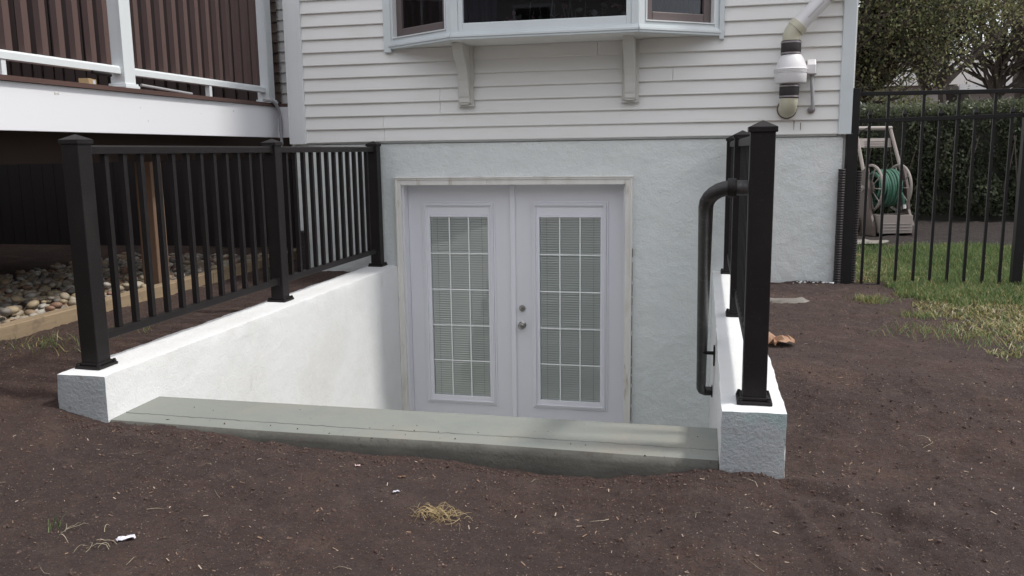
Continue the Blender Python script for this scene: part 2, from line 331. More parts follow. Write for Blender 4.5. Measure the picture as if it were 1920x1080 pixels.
# ------------------------------------------------------------------ GROUND
def graded(a, lo, hi, b, fine_, n):
    L = lo-(np.geomspace(1, 1+(lo-a), n)-1)[1:][::-1]; H = hi+(np.geomspace(1, 1+(b-hi), n)-1)[1:]
    return np.concatenate([L, np.arange(lo, hi, fine_), H])
gx = graded(-200, -2.6, 3.3, 200, .0135, 30)
gy0 = np.arange(-4.9, -2.6, .0125); gy1 = np.arange(-2.6, .6, .022); gy2 = np.arange(.6, 4.2, .06)
gy = np.concatenate([-4.9-(np.geomspace(1, 200, 26)-1)[1:][::-1], gy0, gy1, gy2, 4.2+(np.geomspace(1, 220, 26)-1)])
X, Yg = np.meshgrid(gx, gy); Zg = ground_h(X, Yg)
nx, ny = len(gx), len(gy)
idx = np.arange(nx*ny).reshape(ny, nx)
cx = (X[:-1, :-1]+X[1:, 1:])/2; cy = (Yg[:-1, :-1]+Yg[1:, 1:])/2
hole = ((cx > -1.60) & (cx < 1.235) & (cy > -3.44) & (cy < .12)) | ((cx > -2.2) & (cx < 1.9) & (cy > .03) & (cy < 7))
q = np.stack([idx[:-1, :-1], idx[:-1, 1:], idx[1:, 1:], idx[1:, :-1]], -1)[~hole]
g_ = link('ground', fastmesh('ground', np.stack([X.ravel(), Yg.ravel(), Zg.ravel()], 1), q, M['soil'], smooth=True)); g_['kind'] = 'structure'

def instances(base_v, base_f, pos, rot, scl):
    """many copies of a small mesh in one; rot (n,3,3), scl (n,3)"""
    n = len(pos); V = np.einsum('nij,nkj->nki', rot, base_v[None]*scl[:, None, :])+pos[:, None, :]
    F = base_f[None]+(np.arange(n)*len(base_v))[:, None, None]
    return V.reshape(-1, 3), F.reshape(-1, base_f.shape[1])
def rand_rot(n, tilt=math.pi):
    a = rng.random(n)*2*math.pi; b = (rng.random(n)-.5)*2*tilt; c = (rng.random(n)-.5)*2*tilt
    def Rz(t): z = np.zeros_like(t); o = z+1; return np.stack([np.stack([np.cos(t), -np.sin(t), z], -1), np.stack([np.sin(t), np.cos(t), z], -1), np.stack([z, z, o], -1)], -2)
    def Rx(t): z = np.zeros_like(t); o = z+1; return np.stack([np.stack([o, z, z], -1), np.stack([z, np.cos(t), -np.sin(t)], -1), np.stack([z, np.sin(t), np.cos(t)], -1)], -2)
    def Ry(t): z = np.zeros_like(t); o = z+1; return np.stack([np.stack([np.cos(t), z, np.sin(t)], -1), np.stack([z, o, z], -1), np.stack([-np.sin(t), z, np.cos(t)], -1)], -2)
    return Rz(a) @ Rx(b) @ Ry(c)
ph = (1+5**.5)/2
ICO_V = np.array([(-1, ph, 0), (1, ph, 0), (-1, -ph, 0), (1, -ph, 0), (0, -1, ph), (0, 1, ph), (0, -1, -ph), (0, 1, -ph), (ph, 0, -1), (ph, 0, 1), (-ph, 0, -1), (-ph, 0, 1)])/1.9
ICO_F = np.array([(0, 11, 5), (0, 5, 1), (0, 1, 7), (0, 7, 10), (0, 10, 11), (1, 5, 9), (5, 11, 4), (11, 10, 2), (10, 7, 6), (7, 1, 8), (3, 9, 4), (3, 4, 2), (3, 2, 6), (3, 6, 8), (3, 8, 9), (4, 9, 5), (2, 4, 11), (6, 2, 10), (8, 6, 7), (9, 8, 1)])
def soil_points(n, near=.75):
    P = []
    while len(P) < n:
        k = n*3
        y = np.where(rng.random(k) < near, -4.9+2.3*rng.random(k)**1.2, -3.5+3.5*rng.random(k)); x = -3.0+6.8*rng.random(k)
        ok = ~((x > -1.68) & (x < 1.31) & (y > -3.53)) & (x > -2.7-.0*y) & (y < -.03)
        P += list(zip(x[ok], y[ok]))
    return np.array(P[:n])
# clods of earth
n = 16000; P = soil_points(n); s_ = .0022+.0068*rng.random(n)**6
edge = rng.random(n) < .10                                      # a crumbly line where soil was raked up to the concrete
ex = -1.6+2.9*rng.random(n); P[edge, 0] = ex[edge]; P[edge, 1] = (-3.53-.07*rng.random(n)**2)[edge]
z = ground_h(P[:, 0], P[:, 1]); sc3 = s_[:, None]*np.array([1, .85, .6])*(.7+.6*rng.random((n, 3)))
V, F = instances(ICO_V, ICO_F, np.c_[P, z+s_*.15], rand_rot(n), sc3)
V += rng.normal(0, .0005, V.shape)
o = link('soil_clods', fastmesh('soil_clods', V, F, M['clod'])); tag(o, 'dark crumbs and clods of earth lying loose over the bare soil', 'soil clods', kind='stuff')
# little chips and bark flecks
n = 9000; P = soil_points(n); z = ground_h(P[:, 0], P[:, 1])
QV = np.array([(-1, -.4, 0), (.9, -.5, .1), (1, .35, 0), (-.8, .5, .12)]); QF = np.array([(0, 1, 2, 3)])
s_ = .0013+.0036*rng.random(n)**5; sc3 = np.c_[s_*(1+1.4*rng.random(n)), s_, s_]
V, F = instances(QV, QF, np.c_[P, z+.0035], rand_rot(n, .5), sc3)
o = link('wood_chips', fastmesh('wood_chips', V, F, [M['chip_light'], M['chip_tan']], (rng.random(n) < .72).astype(int))); tag(o, 'tiny pale and tan wood flecks sprinkled over the dark soil', 'wood chips', kind='stuff')

def strand(mb, x, y, L, a, h=.012, wd=.0011, curl=.5, seg=5, z=None):
    pts = []
    for i in range(seg+1):
        t = i/seg; aa = a+curl*(t-.5); pts.append((x+L*t*math.cos(aa), y+L*t*math.sin(aa), (ground_h(x+L*t*math.cos(aa), y+L*t*math.sin(aa)) if z is None else z)+.004+h*math.sin(math.pi*t)))
    mb.tube(pts, [wd*(1-.6*i/seg) for i in range(seg+1)], 3, False)
mb = MB()
for i in range(80):
    x, y = soil_points(1)[0]; strand(mb, x, y, random.uniform(.02, .07), random.uniform(0, 6.28), .005, .0009, random.uniform(-1, 1), 3)
for i in range(11):   # loose stems bottom left
    strand(mb, random.gauss(-.78, .10), random.gauss(-4.37, .05), random.uniform(.03, .08), random.uniform(-.4, 2.2), .012, .0011, random.uniform(-1.2, 1.2))
o = mb.build('dry_stems', M['straw_pale']); tag(o, 'thin pale dry stems scattered singly over the dark soil', 'dry stems', kind='stuff')

n = 150; ex = -1.4+2.45*rng.random(n); ey = -3.49+.33*rng.random(n)**2.5; s_ = .0009+.0028*rng.random(n)**6
V, F = instances(ICO_V, ICO_F, np.c_[ex, ey, np.where(ey < -3.46, -.190-.25*(-3.46-ey), -.1865)+s_*.2], rand_rot(n), np.c_[s_, s_, s_*.7])
o = link('soil_crumbs', fastmesh('soil_crumbs', V, F, M['clod'])); tag(o, 'fine crumbs of soil spilled on the top concrete step', 'crumbs', kind='stuff')
# ------------------------------------------------------------------ STUCCO BOXES
def stucco_box(mb, x0, x1, y0, y1, z0, z1, res=.03, amp=.0022, edge=.004, seed=0):
    def g(a, b):
        k = max(1, int(round((b-a)/res))); return np.linspace(a, b, k+1)
    xs, ys, zs = g(x0, x1), g(y0, y1), g(z0, z1)
    ids = {}; vs = []
    r_ = random.Random(seed)
    def vid(i, j, k):
        key = (i, j, k)
        if key not in ids:
            x, y, z = xs[i], ys[j], zs[k]
            ex = (i in (0, len(xs)-1))+(j in (0, len(ys)-1))+(k in (0, len(zs)-1))
            a = amp*(1 if ex < 2 else .5)
            if ex >= 2:      # knock the arris back a little, unevenly
                tt = (x*1.0+y*1.3+z*1.7); e = edge*(1+.35*math.sin(tt*9+seed)+.25*math.sin(tt*23)+.2*r_.uniform(-1, 1)); sx = (1 if i == 0 else -1 if i == len(xs)-1 else 0); sy = (1 if j == 0 else -1 if j == len(ys)-1 else 0); sz = (1 if k == 0 else -1 if k == len(zs)-1 else 0)
                x += sx*e; y += sy*e; z += sz*e
            ids[key] = len(vs); vs.append((x+r_.gauss(0, a*.6), y+r_.gauss(0, a*.6), z+r_.gauss(0, a*.6)))
        return ids[key]
    fs = []; I, J, K = len(xs)-1, len(ys)-1, len(zs)-1
    for i in range(I):
        for j in range(J):
            fs.append((vid(i, j, 0), vid(i, j+1, 0), vid(i+1, j+1, 0), vid(i+1, j, 0))); fs.append((vid(i, j, K), vid(i+1, j, K), vid(i+1, j+1, K), vid(i, j+1, K)))
    for i in range(I):
        for k in range(K):
            fs.append((vid(i, 0, k), vid(i+1, 0, k), vid(i+1, 0, k+1), vid(i, 0, k+1))); fs.append((vid(i, J, k), vid(i, J, k+1), vid(i+1, J, k+1), vid(i+1, J, k)))
    for j in range(J):
        for k in range(K):
            fs.append((vid(0, j, k), vid(0, j, k+1), vid(0, j+1, k+1), vid(0, j+1, k))); fs.append((vid(I, j, k), vid(I, j+1, k), vid(I, j+1, k+1), vid(I, j, k+1)))
    return mb.add(vs, fs)

def paint_end_shade(o):       # the two short ends take a darker colour with their shade painted in
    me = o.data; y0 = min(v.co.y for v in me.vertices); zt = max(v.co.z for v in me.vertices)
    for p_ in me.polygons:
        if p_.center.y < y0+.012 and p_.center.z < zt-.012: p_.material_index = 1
o = stucco_box(MB(), -1.652, -1.412, -3.49, -.004, -1.62, 0, .035, .0016, .003, 1).build('retaining_wall', [M['stucco_white'], M['wall_end']], smooth=True); paint_end_shade(o)
tag(o, 'white stucco retaining wall on the left side of the basement stairwell, its long inner face in full view', 'wall', 'retaining walls of the stairwell')
o.data.set_sharp_from_angle(angle=R(60)) if hasattr(o.data, 'set_sharp_from_angle') else None
o = stucco_box(MB(), 1.064, 1.287, -3.51, -.004, -1.62, 0, .035, .0016, .003, 2).build('retaining_wall', [M['stucco_white'], M['wall_end']], smooth=True); paint_end_shade(o)
tag(o, 'white stucco retaining wall on the right side of the stairwell with a square end coloured darker blue-grey for shade', 'wall', 'retaining walls of the stairwell')

# ------------------------------------------------------------------ CONCRETE STAIRS
steps = thing('concrete_stairs', 'grey concrete stairs going down to the basement door, broad top step with rounded nose', 'stairs', (-.17, -3.3, -.19)); steps['kind'] = 'structure'
del steps['category']
# top tread with a rounded nose and a hairline crack along its length
prof = [(-3.145, -.42), (-3.145, -.188), (-3.148, -.185)]
ncr = 9
xs = np.linspace(-1.41, 1.062, 90)
V = []; F = []
crk = -3.395+.006*np.sin(xs*3.1)+.004*np.interp(xs, xs, rng.normal(0, .5, len(xs)))+.012*(xs/1.3)**2*-.0
for i, x in enumerate(xs):
    c = crk[i]; wob = .002*math.sin(x*4+1)
    vis = 1 if -1.38 < x else 0
    dp = .006*(.5+.5*math.sin(x*9)*math.sin(x*23+1))+.002
    ring = [(-3.145, -.48), (-3.145, -.189), (-3.150, -.185), (-3.25, -.1855), (c+.004, -.1865), (c, -.190-dp), (c-.004, -.1875), (-3.455, -.189), (-3.478, -.193+wob), (-3.493, -.203+wob), (-3.501, -.222), (-3.503, -.28), (-3.503, -.48)]
    for (yy, zz) in ring: V.append((x, yy, zz))
m_ = 13
for i in range(len(xs)-1):
    for k in range(m_-1): F.append((i*m_+k, (i+1)*m_+k, (i+1)*m_+k+1, i*m_+k+1))
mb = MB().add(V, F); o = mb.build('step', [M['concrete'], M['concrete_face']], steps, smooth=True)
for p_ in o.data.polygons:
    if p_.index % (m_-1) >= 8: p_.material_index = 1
for k in range(6):
    z1 = -.185-.18*(k+1); y0 = -3.145+.27*k
    MB().box(-1.411, 1.063, y0+.002, y0+.30, z1-.3, z1).build('step', M['concrete'], steps, bevel=.012)
MB().box(-1.411, 1.063, -3.145+.27*6+.01, .02, -1.75, -1.45).build('landing', M['concrete'], steps)

# ------------------------------------------------------------------ HOUSE
house = thing('house', 'cream vinyl sided house with a pale stucco foundation and white basement double doors', 'house', (-.17, .5, -.08))
# foundation face with door opening: a sheet of stucco with relief, solid blocks behind
fx = np.arange(-2.30, 1.9401, .02666); fz = np.arange(-1.62, .99, .02666)
FX, FZ = np.meshgrid(fx, fz); FY = .005*vnoise(FX, FZ, 7, 21)+.006*vnoise(FX, FZ, 20, 22)*(.4+vnoise(FX, FZ, 1.2, 23)+.3)+.003*vnoise(FX, FZ, 37, 24)*(1+2.2*(FX > 1.3))-.003
ii = np.arange(FX.size).reshape(FX.shape); ccx = (FX[:-1, :-1]+FX[1:, 1:])/2; ccz = (FZ[:-1, :-1]+FZ[1:, 1:])/2
keep = ~((ccx > -1.385) & (ccx < .445) & (ccz < .665))
qf = np.stack([ii[:-1, :-1], ii[:-1, 1:], ii[1:, 1:], ii[1:, :-1]], -1)[keep]
Vf = np.stack([FX.ravel(), FY.ravel(), FZ.ravel()], 1)-np.array(world_loc(house))
link('foundation_wall', fastmesh('foundation_wall', Vf, qf, M['foundation'], smooth=True), house)
mb = MB(); mb.box(-2.30, -1.372, .012, .25, -1.7, .98).box(.432, 1.938, .012, .25, -1.7, .98).box(-1.372, .432, .012, .25, .655, .98)
mb.box(1.72, 1.9385, .25, 7, -.4, .98).box(-2.30, -2.1, .25, 1.5, -.4, .98)
mb.build('foundation_block', M['foundation'], house)
# upper storeys and roof (light blockers above the frame, and what one sees from the side)
mb = MB(); mb.box(-2.26, -1.40, .004, .2, .985, 5.2).box(1.06, 1.95, .004, .2, .985, 5.2).box(-1.40, 1.06, .004, .2, .985, 1.70).box(-1.40, 1.06, .004, .2, 3.1, 5.2)
mb.box(1.75, 1.955, .2, 7, .985, 5.2).box(-2.26, -2.06, .2, 1.6, .985, 5.2).box(-9, -2.26, 1.46, 1.6, -.3, 5.2)
mb.build('upper_wall', M['siding'], house)
mb = MB(); mb.prism([(-.42, 5.2), (8, 5.2), (8, 5.35), (3.5, 8.2), (-.42, 5.4)], 'x', -2.7, 2.4); mb.build('roof', M['roof'], house)
# siding: one object for each board
def board(x0, x1, z0, y=0, dz=0, h=.1045):
    mb = MB(); a = -.031; b = -.012
    pr = [(a+y, z0), (a+.0015+y, z0-.0012), (-.006+y, z0+.0006), (-.002+y, z0+h), (b+y, z0+h), (a-.001+y, z0+.004)]
    vs = []; n_ = len(pr)
    for x in (x0, x1):
        for (yy, zz) in pr: vs.append((x, yy, zz+(dz if x == x0 else 0)))
    mb.add(vs, [tuple(range(n_)), tuple(range(n_, 2*n_))[::-1]]+[(i, n_+i, n_+(i+1) % n_, (i+1) % n_) for i in range(n_)])
    return mb
splits = {0: (-1.487,), 1: (-1.492,), 2: (-1.02,), 3: (-1.02, ), 4: (.75,), 6: (.2,)}
for i in range(14):
    z0 = .988+.1*i
    if i < 7:
        xs_ = [-2.155]+list(splits.get(i, ()))+[1.90]
        for j in range(len(xs_)-1): board(xs_[j]+(.0015 if j else 0), xs_[j+1]-(.0015 if j < len(xs_)-2 else 0), z0+(.001 if j % 2 else 0), y=-.0015*(j % 2), dz=(-.004 if i == 0 and j == 0 else 0)).build('siding_board', M['siding'], house)
    else:
        board(-2.155, -1.452, z0).build('siding_board', M['siding'], house); board(1.104, 1.90, z0).build('siding_board', M['siding'], house)
mb = MB()
for i in range(14, 41):
    z0 = .988+.1*i
    for a, b in (((-2.155, -1.452), (1.104, 1.90)) if i < 21 else ((-2.155, 1.90),)):
        k = board(a, b, z0); mb.add(k.v, k.f)
o = mb.build('upper_siding', M['siding'], house); o['kind'] = 'stuff'
MB().box(-2.15, 1.895, -.012, -.002, .975, .992).build('starter_strip', M['trim'], house)
# corner boards
mb = MB(); mb.box(-2.287, -2.152, -.046, -.001, .975, 5.2).box(-2.2955, -2.287, -.046, .1, .975, 5.2); mb.build('corner_board', M['trim'], house, bevel=.004)
mb = MB(); mb.box(-2.262, -2.176, -.049, -.0462, .975, 5.2); mb.build('corner_board_groove', M['trim'], house)
mb = MB(); mb.box(1.898, 1.985, -.046, -.001, .985, 5.2); mb.box(1.9552, 1.987, -.045, .085, .985, 5.2); mb.build('corner_board', M['trim_blue'], house, bevel=.004)
MB().box(1.9875, 1.994, -.02, .09, .985, 5.2).build('corner_channel', M['bracket'], house)
MB().box(1.9405, 1.958, .012, .06, -.1, .984).build('corner_strip', M['casing'], house)
# the wing wall set back beyond the deck
for i in range(13):
    board(-3.30, -2.32, 1.292+.1*i, y=1.46).build('siding_board', M['siding'], house)
MB().box(-3.02, -2.98, 1.37, 1.42, 1.25, 4).build('corner_channel', M['deck_white'], house)

# --- bay window
bay = MB().box(-.80, .53, -.405, -.02, 1.689, 1.6945).build('bay_window', M['siding'], house)
mb = MB(); bp0 = [(-1.42, -.03), (-.80, -.42), (.53, -.42), (1.08, -.03)]
mb.prism([(-1.42, -.012), (-1.42, -.03), (-.80, -.40), (.53, -.40), (1.08, -.03), (1.08, -.012)], 'z', 1.695, 1.712); mb.build('soffit', M['siding'], bay)
def seg_frame(A, B):
    A = Vector((*A, 0)); B = Vector((*B, 0)); t = (B-A).normalized(); n_ = Vector((t.y, -t.x, 0))
    L = (B-A).length
    def bx(mb, s0, s1, d0, d1, z0, z1):     # s along, d outward (toward the camera) , z
        P = []
        for zz in (z0, z1):
            for (s, d) in ((s0, d1), (s1, d1), (s1, d0), (s0, d0)): p = A+t*s+n_*d; P.append((p.x, p.y, zz))
        return mb.hexa(P)
    return bx, L
def moulding(A, B, e0, e1, z0=1.69):
    bx, L = seg_frame(A, B); mb = MB()
    for (d, a, b) in ((.012, z0, z0+.016), (.020, z0+.016, z0+.030), (.010, z0+.030, z0+.044), (.003, z0+.044, z0+.056)):
        bx(mb, e0, L+e1, -.06, d, a, b)
    return mb
moulding(bp0[0], bp0[1], -.03, .0).build('sill_moulding', M['trim_blue'], bay)
moulding(bp0[1], bp0[2], -.0, .0).build('sill_moulding', M['trim_blue'], bay)
moulding(bp0[2], bp0[3], -.0, .02).build('sill_moulding', M['trim_blue'], bay)
ZT = 3.0
def casement(A, B, left):
    bx, L = seg_frame(A, B)
    mb = MB(); bx(mb, 0, .055, -.06, 0, 1.745, ZT); bx(mb, L-.055, L, -.06, 0, 1.745, ZT); bx(mb, .055, L-.055, -.06, -.004, 1.745, 1.765); bx(mb, .055, L-.055, -.06, 0, ZT-.06, ZT)
    f_ = mb.build('window_frame', M['trim_blue'], bay, bevel=.003)
    mb = MB(); bx(mb, .056, .064, -.05, .006, 1.765, ZT-.06); bx(mb, L-.064, L-.056, -.05, .006, 1.765, ZT-.06); bx(mb, .064, L-.064, -.05, .006, 1.765, 1.773); mb.build('screen_frame', M['trim'], bay)
    mb = MB(); bx(mb, .0645, .125, -.075, -.03, 1.7735, ZT-.07); bx(mb, L-.125, L-.0645, -.075, -.03, 1.7735, ZT-.07); bx(mb, .125, L-.125, -.075, -.03, 1.7735, 1.835); bx(mb, .125, L-.125, -.075, -.03, ZT-.13, ZT-.07)
    mb.build('sash', M['sash_brown'], bay, bevel=.006)
    mb = MB(); bx(mb, .125, L-.125, -.058, -.052, 1.835, ZT-.13); mb.build('pane', M['glass_dark'], bay)
casement(bp0[0], bp0[1], True); casement(bp0[2], bp0[3], False)
bx, L = seg_frame(bp0[1], bp0[2])
mb = MB(); bx(mb, -.0, .05, -.06, .0, 1.745, ZT); bx(mb, L-.05, L, -.06, .0, 1.745, ZT); bx(mb, .05, L-.05, -.06, -.001, ZT-.05, ZT); mb.build('corner_post', M['trim_blue'], bay, bevel=.004)
mb = MB(); bx(mb, .051, .085, -.06, -.006, 1.745, ZT-.05); bx(mb, L-.085, L-.051, -.06, -.006, 1.745, ZT-.05); bx(mb, .085, L-.085, -.06, -.006, 1.745, 1.803); mb.build('window_frame', M['trim_blue'], bay, bevel=.004)
mb = MB(); bx(mb, .085, L-.085, -.042, -.036, 1.803, ZT-.05); mb.build('pane', M['glass_dark'], bay)
MB().box(-1.455, -1.395, -.052, -.002, 1.665, ZT+.1).build('side_casing', M['trim_blue'], bay, bevel=.003)
MB().box(1.07, 1.103, -.052, -.002, 1.665, ZT+.1).build('side_casing', M['trim_blue'], bay, bevel=.003)
mb = MB(); mb.prism([(-1.5, .0), (-1.5, -.06), (-.84, -.50), (.57, -.50), (1.14, -.06), (1.14, .0)], 'z', ZT, ZT+.14); mb.build('bay_roof', M['roof'], bay)
# what one sees inside: dim room, shelf, curtain, potted foliage
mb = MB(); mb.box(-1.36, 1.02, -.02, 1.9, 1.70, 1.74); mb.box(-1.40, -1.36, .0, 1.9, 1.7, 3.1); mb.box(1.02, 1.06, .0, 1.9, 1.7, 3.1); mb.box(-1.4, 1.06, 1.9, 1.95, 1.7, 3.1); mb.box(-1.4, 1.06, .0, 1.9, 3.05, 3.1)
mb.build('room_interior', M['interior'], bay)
MB().prism([(-1.25, -.05), (-.80, -.34), (.53, -.34), (.95, -.05)], 'z', 1.7465, 1.762).build('window_shelf', M['interior'], bay)
mb = MB()
for k in range(14):
    a = -1.20+.045*k; mb.tube([(a, .10+.02*(k % 2), 1.76), (a+.004, .10+.02*(k % 2), 3.0)], .024, 8)
for k in range(9):
    a = .55+.045*k; mb.tube([(a, .12+.02*(k % 2), 1.76), (a+.004, .12+.02*(k % 2), 3.0)], .024, 8)
mb.build('curtain', M['curtain'], bay, smooth=True)
def leafy(name, spots, mats, lab):
    mb = MB()
    for (x, y, z, s, mi) in spots:
        mb.cur = mi; a = random.uniform(0, 6.28); t = random.uniform(.3, 1.3); q_ = (Matrix.Rotation(a, 3, 'Z') @ Matrix.Rotation(t, 3, 'X'))
        pts = [q_ @ Vector(k)*s for k in ((0, -.1, 0), (.45, .25, .08), (.4, .7, .05), (0, 1.05, -.08), (-.4, .7, .05), (-.45, .25, .08))]
        mb.add([Vector((x, y, z))+p_ for p_ in pts], [(0, 1, 2, 3), (0, 3, 4, 5)])
    return mb
sp = []
for k in range(95):
    x = random.uniform(-.42, .42); y = random.uniform(-.30, -.16)
    dens = 1 if x > .0 else .35
    z = 1.762+abs(random.gauss(0, .045 if x < -.02 else .085))
    sp.append((x, y, z, random.uniform(.025, .055), random.choice([0, 0, 2, 1] if x < 0 else [1, 1, 2, 0])))
plant = leafy('p', sp, None, None)
for k in range(14):
    x = random.uniform(-.3, .42); plant.cur = 1; plant.tube([(x, -.22, 1.76), (x+random.uniform(-.05, .05), -.2, 1.88+random.random()*.1)], .003, 4)
o = plant.build('potted_plants', [M['leaf_pink'], M['leaf_plant'], M['leaf_pale']])
tag(o, 'pinkish and green houseplants standing on the shelf inside the centre bay window', 'houseplants', kind='stuff')

# corbels under the bay
def corbel(xc, xb):
    # xb: left edge of the back plate
    o = MB().box(xb, xb+.122, -.052, -.034, 1.245, 1.690).build('corbel', M['bracket'], house, bevel=.003)
    mb = MB(); mb.box(xb+.008, xb+.114, -.058, -.052, 1.258, 1.690).box(xb-.004, xb+.126, -.066, -.034, 1.240, 1.253); mb.build('backplate_moulding', M['bracket'], o, bevel=.002)
    prof = [(-.05, 1.262), (-.085, 1.262), (-.095, 1.272), (-.094, 1.30), (-.100, 1.315), (-.104, 1.34), (-.108, 1.38), (-.118, 1.43), (-.138, 1.48), (-.165, 1.525), (-.198, 1.565), (-.232, 1.600), (-.262, 1.640), (-.275, 1.689), (-.05, 1.689)]
    mb = MB().prism(prof, 'x', xb+.022, xb+.100); mb.build('bracket', M['bracket'], o, bevel=.003)
    mb = MB(); mb.box(xb+.030, xb+.092, -.100, -.052, 1.254, 1.2615); mb.box(xb+.0225, xb+.0995, -.1115, -.1045, 1.395, 1.399); mb.build('bead', M['bracket'], o)
corbel(-.8, -.865); corbel(.44, .385)

# --- basement doors
cas = M['casing']
mb = MB(); 
mb.box(-1.411, -1.366, -.032, .004, -1.45, .6955).box(-1.411, -1.395, -.040, -.032, -1.45, .6955)
mb.build('door_casing', cas, house, bevel=.003)
mb = MB(); mb.box(.413, .466, -.032, .004, -1.45, .6955).box(.451, .466, -.040, -.032, -1.45, .6955); mb.build('door_casing', cas, house, bevel=.003)
mb = MB(); mb.box(-1.3655, .4125, -.032, .004, .642, .6955).box(-1.3945, .4505, -.040, -.0325, .683, .6955).box(-1.420, .472, -.045, .002, .696, .705)
mb.build('door_casing', cas, house, bevel=.003)
mb = MB(); mb.box(-1.372, -1.352, .0045, .16, -1.45, .643).box(.398, .43, .0045, .16, -1.45, .643).box(-1.352, .398, .0045, .16, .643, .668).box(-1.352, .398, .0045, .2, -1.46, -1.43)
mb.build('door_jamb', M['door'], house)
def door_leaf(x0, x1, lx, knob):
    w_ = .606; y = .10; zb, zt = -1.1673, .5083
    gx0, gx1, gz0, gz1 = lx+.064, lx+w_-.060, -1.098, .384
    # slab around the lite cut-out
    mb = MB(); mb.box(x0, lx+.03, y, y+.044, -1.425, .638).box(lx+w_-.03, x1, y, y+.044, -1.425, .638).box(lx+.03, lx+w_-.03, y, y+.044, zt-.03, .638).box(lx+.03, lx+w_-.03, y, y+.044, -1.425, zb+.03)
    d = mb.build('door', M['door'], house)
    mb = MB()
    def ring(a0, a1, b0, b1, y0_, y1_, wd):
        mb.box(a0, a0+wd, y0_, y1_, b0, b1).box(a1-wd, a1, y0_, y1_, b0, b1).box(a0+wd, a1-wd, y0_, y1_, b0, b0+wd).box(a0+wd, a1-wd, y0_, y1_, b1-wd, b1)
    # stepped ogee surround
    ring(lx, lx+w_, zb, zt, y-.010, y+.001, .013)
    ring(lx+.014, lx+w_-.014, zb+.014, zt-.014, y-.019, y+.002, .010)
    ring(lx+.024, lx+w_-.024, zb+.024, zt-.024, y-.024, y+.003, .009)
    ring(lx+.033, lx+w_-.033, zb+.033, zt-.033, y-.012, y+.004, .0105)
    mb.box(lx+.0435, lx+w_-.0435, y-.007, y+.02, gz1+.016, zt-.0435)               # flat housing band above the glass
    mb.box(lx+.0435, gx0, y-.012, y+.02, zb+.0435, gz1+.016).box(gx1, lx+w_-.0435, y-.012, y+.02, zb+.0435, gz1+.016)
    mb.box(gx0, gx1, y-.014, y+.02, gz1, gz1+.016).box(gx0, gx1, y-.012, y+.02, zb+.0435, gz0)
    mb.build('lite_frame', M['lite'], d, bevel=.0025)
    cw = (gx1-gx0)/3; ch = (gz1-gz0)/5; mw = .0105
    pane = None
    for k in range(1, 3): MB().box(gx0+cw*k-mw/2, gx0+cw*k+mw/2, y-.004, y+.003, gz0, gz1).build('muntin', M['muntin'], d, bevel=.003)
    for k in range(1, 5): MB().box(gx0, gx1, y-.0025, y+.0025, gz0+ch*k-mw/2, gz0+ch*k+mw/2).build('muntin', M['muntin'], d, bevel=.003)
    for a in range(3):
        for b in range(5):
            a0, a1 = gx0+cw*a+(mw/2 if a else 0), gx0+cw*(a+1)-(mw/2 if a < 2 else 0); b0, b1 = gz0+ch*b+(mw/2 if b else 0), gz0+ch*(b+1)-(mw/2 if b < 4 else 0)
            MB().box(a0+.0004, a1-.0004, y+.004, y+.007, b0+.0004, b1-.0004).build('pane', M['glass'], d)
    # slatted blind between the panes
    mb = MB(); pitch = .0192; z = gz0+.010
    while z < gz1-.005:
        dy = .0065; tl = .0083
        mb.add([(gx0+.002, y+.022-dy, z-tl), (gx1-.002, y+.022-dy, z-tl), (gx1-.002, y+.020, z+.0012), (gx0+.002, y+.020, z+.0012), (gx1-.002, y+.022+dy, z+tl), (gx0+.002, y+.022+dy, z+tl)], [(0, 1, 2, 3), (3, 2, 4, 5)]); z += pitch
    o = mb.build('blind_slats', M['blind'], d); o['kind'] = 'stuff'
    mb = MB()
    for xx in (gx0+.055, gx1-.055): mb.box(xx-.0008, xx+.0008, y+.0125, y+.0137, gz0, gz1)
    mb.build('blind_cord', M['clamp'], d)
    MB().box(gx0-.01, gx1+.01, y+.034, y+.038, gz0-.01, gz1+.01).build('backing', mat('dim_blind_backing', (.22, .23, .225), .8), d)
    if knob:
        kx = -.413
        MB().lathe([(.026, 0), (.0265, .006), (.024, .014), (.020, .018), (.0185, .026), (.004, .028)], (kx, y, -.348), (0, -1, 0), 24).build('deadbolt', M['nickel'], d, smooth=True)
        mb = MB(); mb.lathe([(.031, 0), (.0315, .004), (.026, .008), (.012, .012), (.0115, .030), (.021, .036), (.0275, .045), (.0285, .054), (.026, .062), (.019, .068), (.017, .066), (.009, .069), (.0075, .066), (.001, .066)], (kx, y, -.484), (0, -1, 0), 28); mb.build('knob', M['nickel'], d, smooth=True)
    return d
door_leaf(-1.350, -.482, -1.2323, False)
door_leaf(-.478, .396, -.3312, True)
MB().box(-.503, -.462, .084, .0995, -1.42, .636).build('astragal', M['lite'], house, bevel=.006)
mb = MB()
for (a, b, c_) in ((-1.02, .705, .34), (-.3, .706, .12), (-1.3, .706, .10)): 
    pts = [(a+c_*t/8, -.012, b+random.uniform(0, .006)) for t in range(9)]; mb.tube(pts, [.002+.002*random.random() for _ in pts], 5)
mb.build('caulk_bead', M['stucco_white'], house)
# dark gaps where the worn casing meets the stucco
mb = MB()
for x in (.4685, ):
    z = -1.4
    while z < .1:
        h = random.uniform(.05, .2); mb.box(x, x+random.uniform(.002, .005), -.012, -.006, z, z+h*.8); z += h
z = -1.4
mb.build('caulk_gap', M['caulk'], house)
mb = MB(); mb.tube([(1.60, -.040, 1.085), (1.601, -.040, 1.02)], [.004, .0015], 5); mb.tube([(1.645, -.040, 1.07), (1.646, -.040, 1.02)], [.0035, .0015], 5); mb.build('drip_stain', M['caulk'], house)

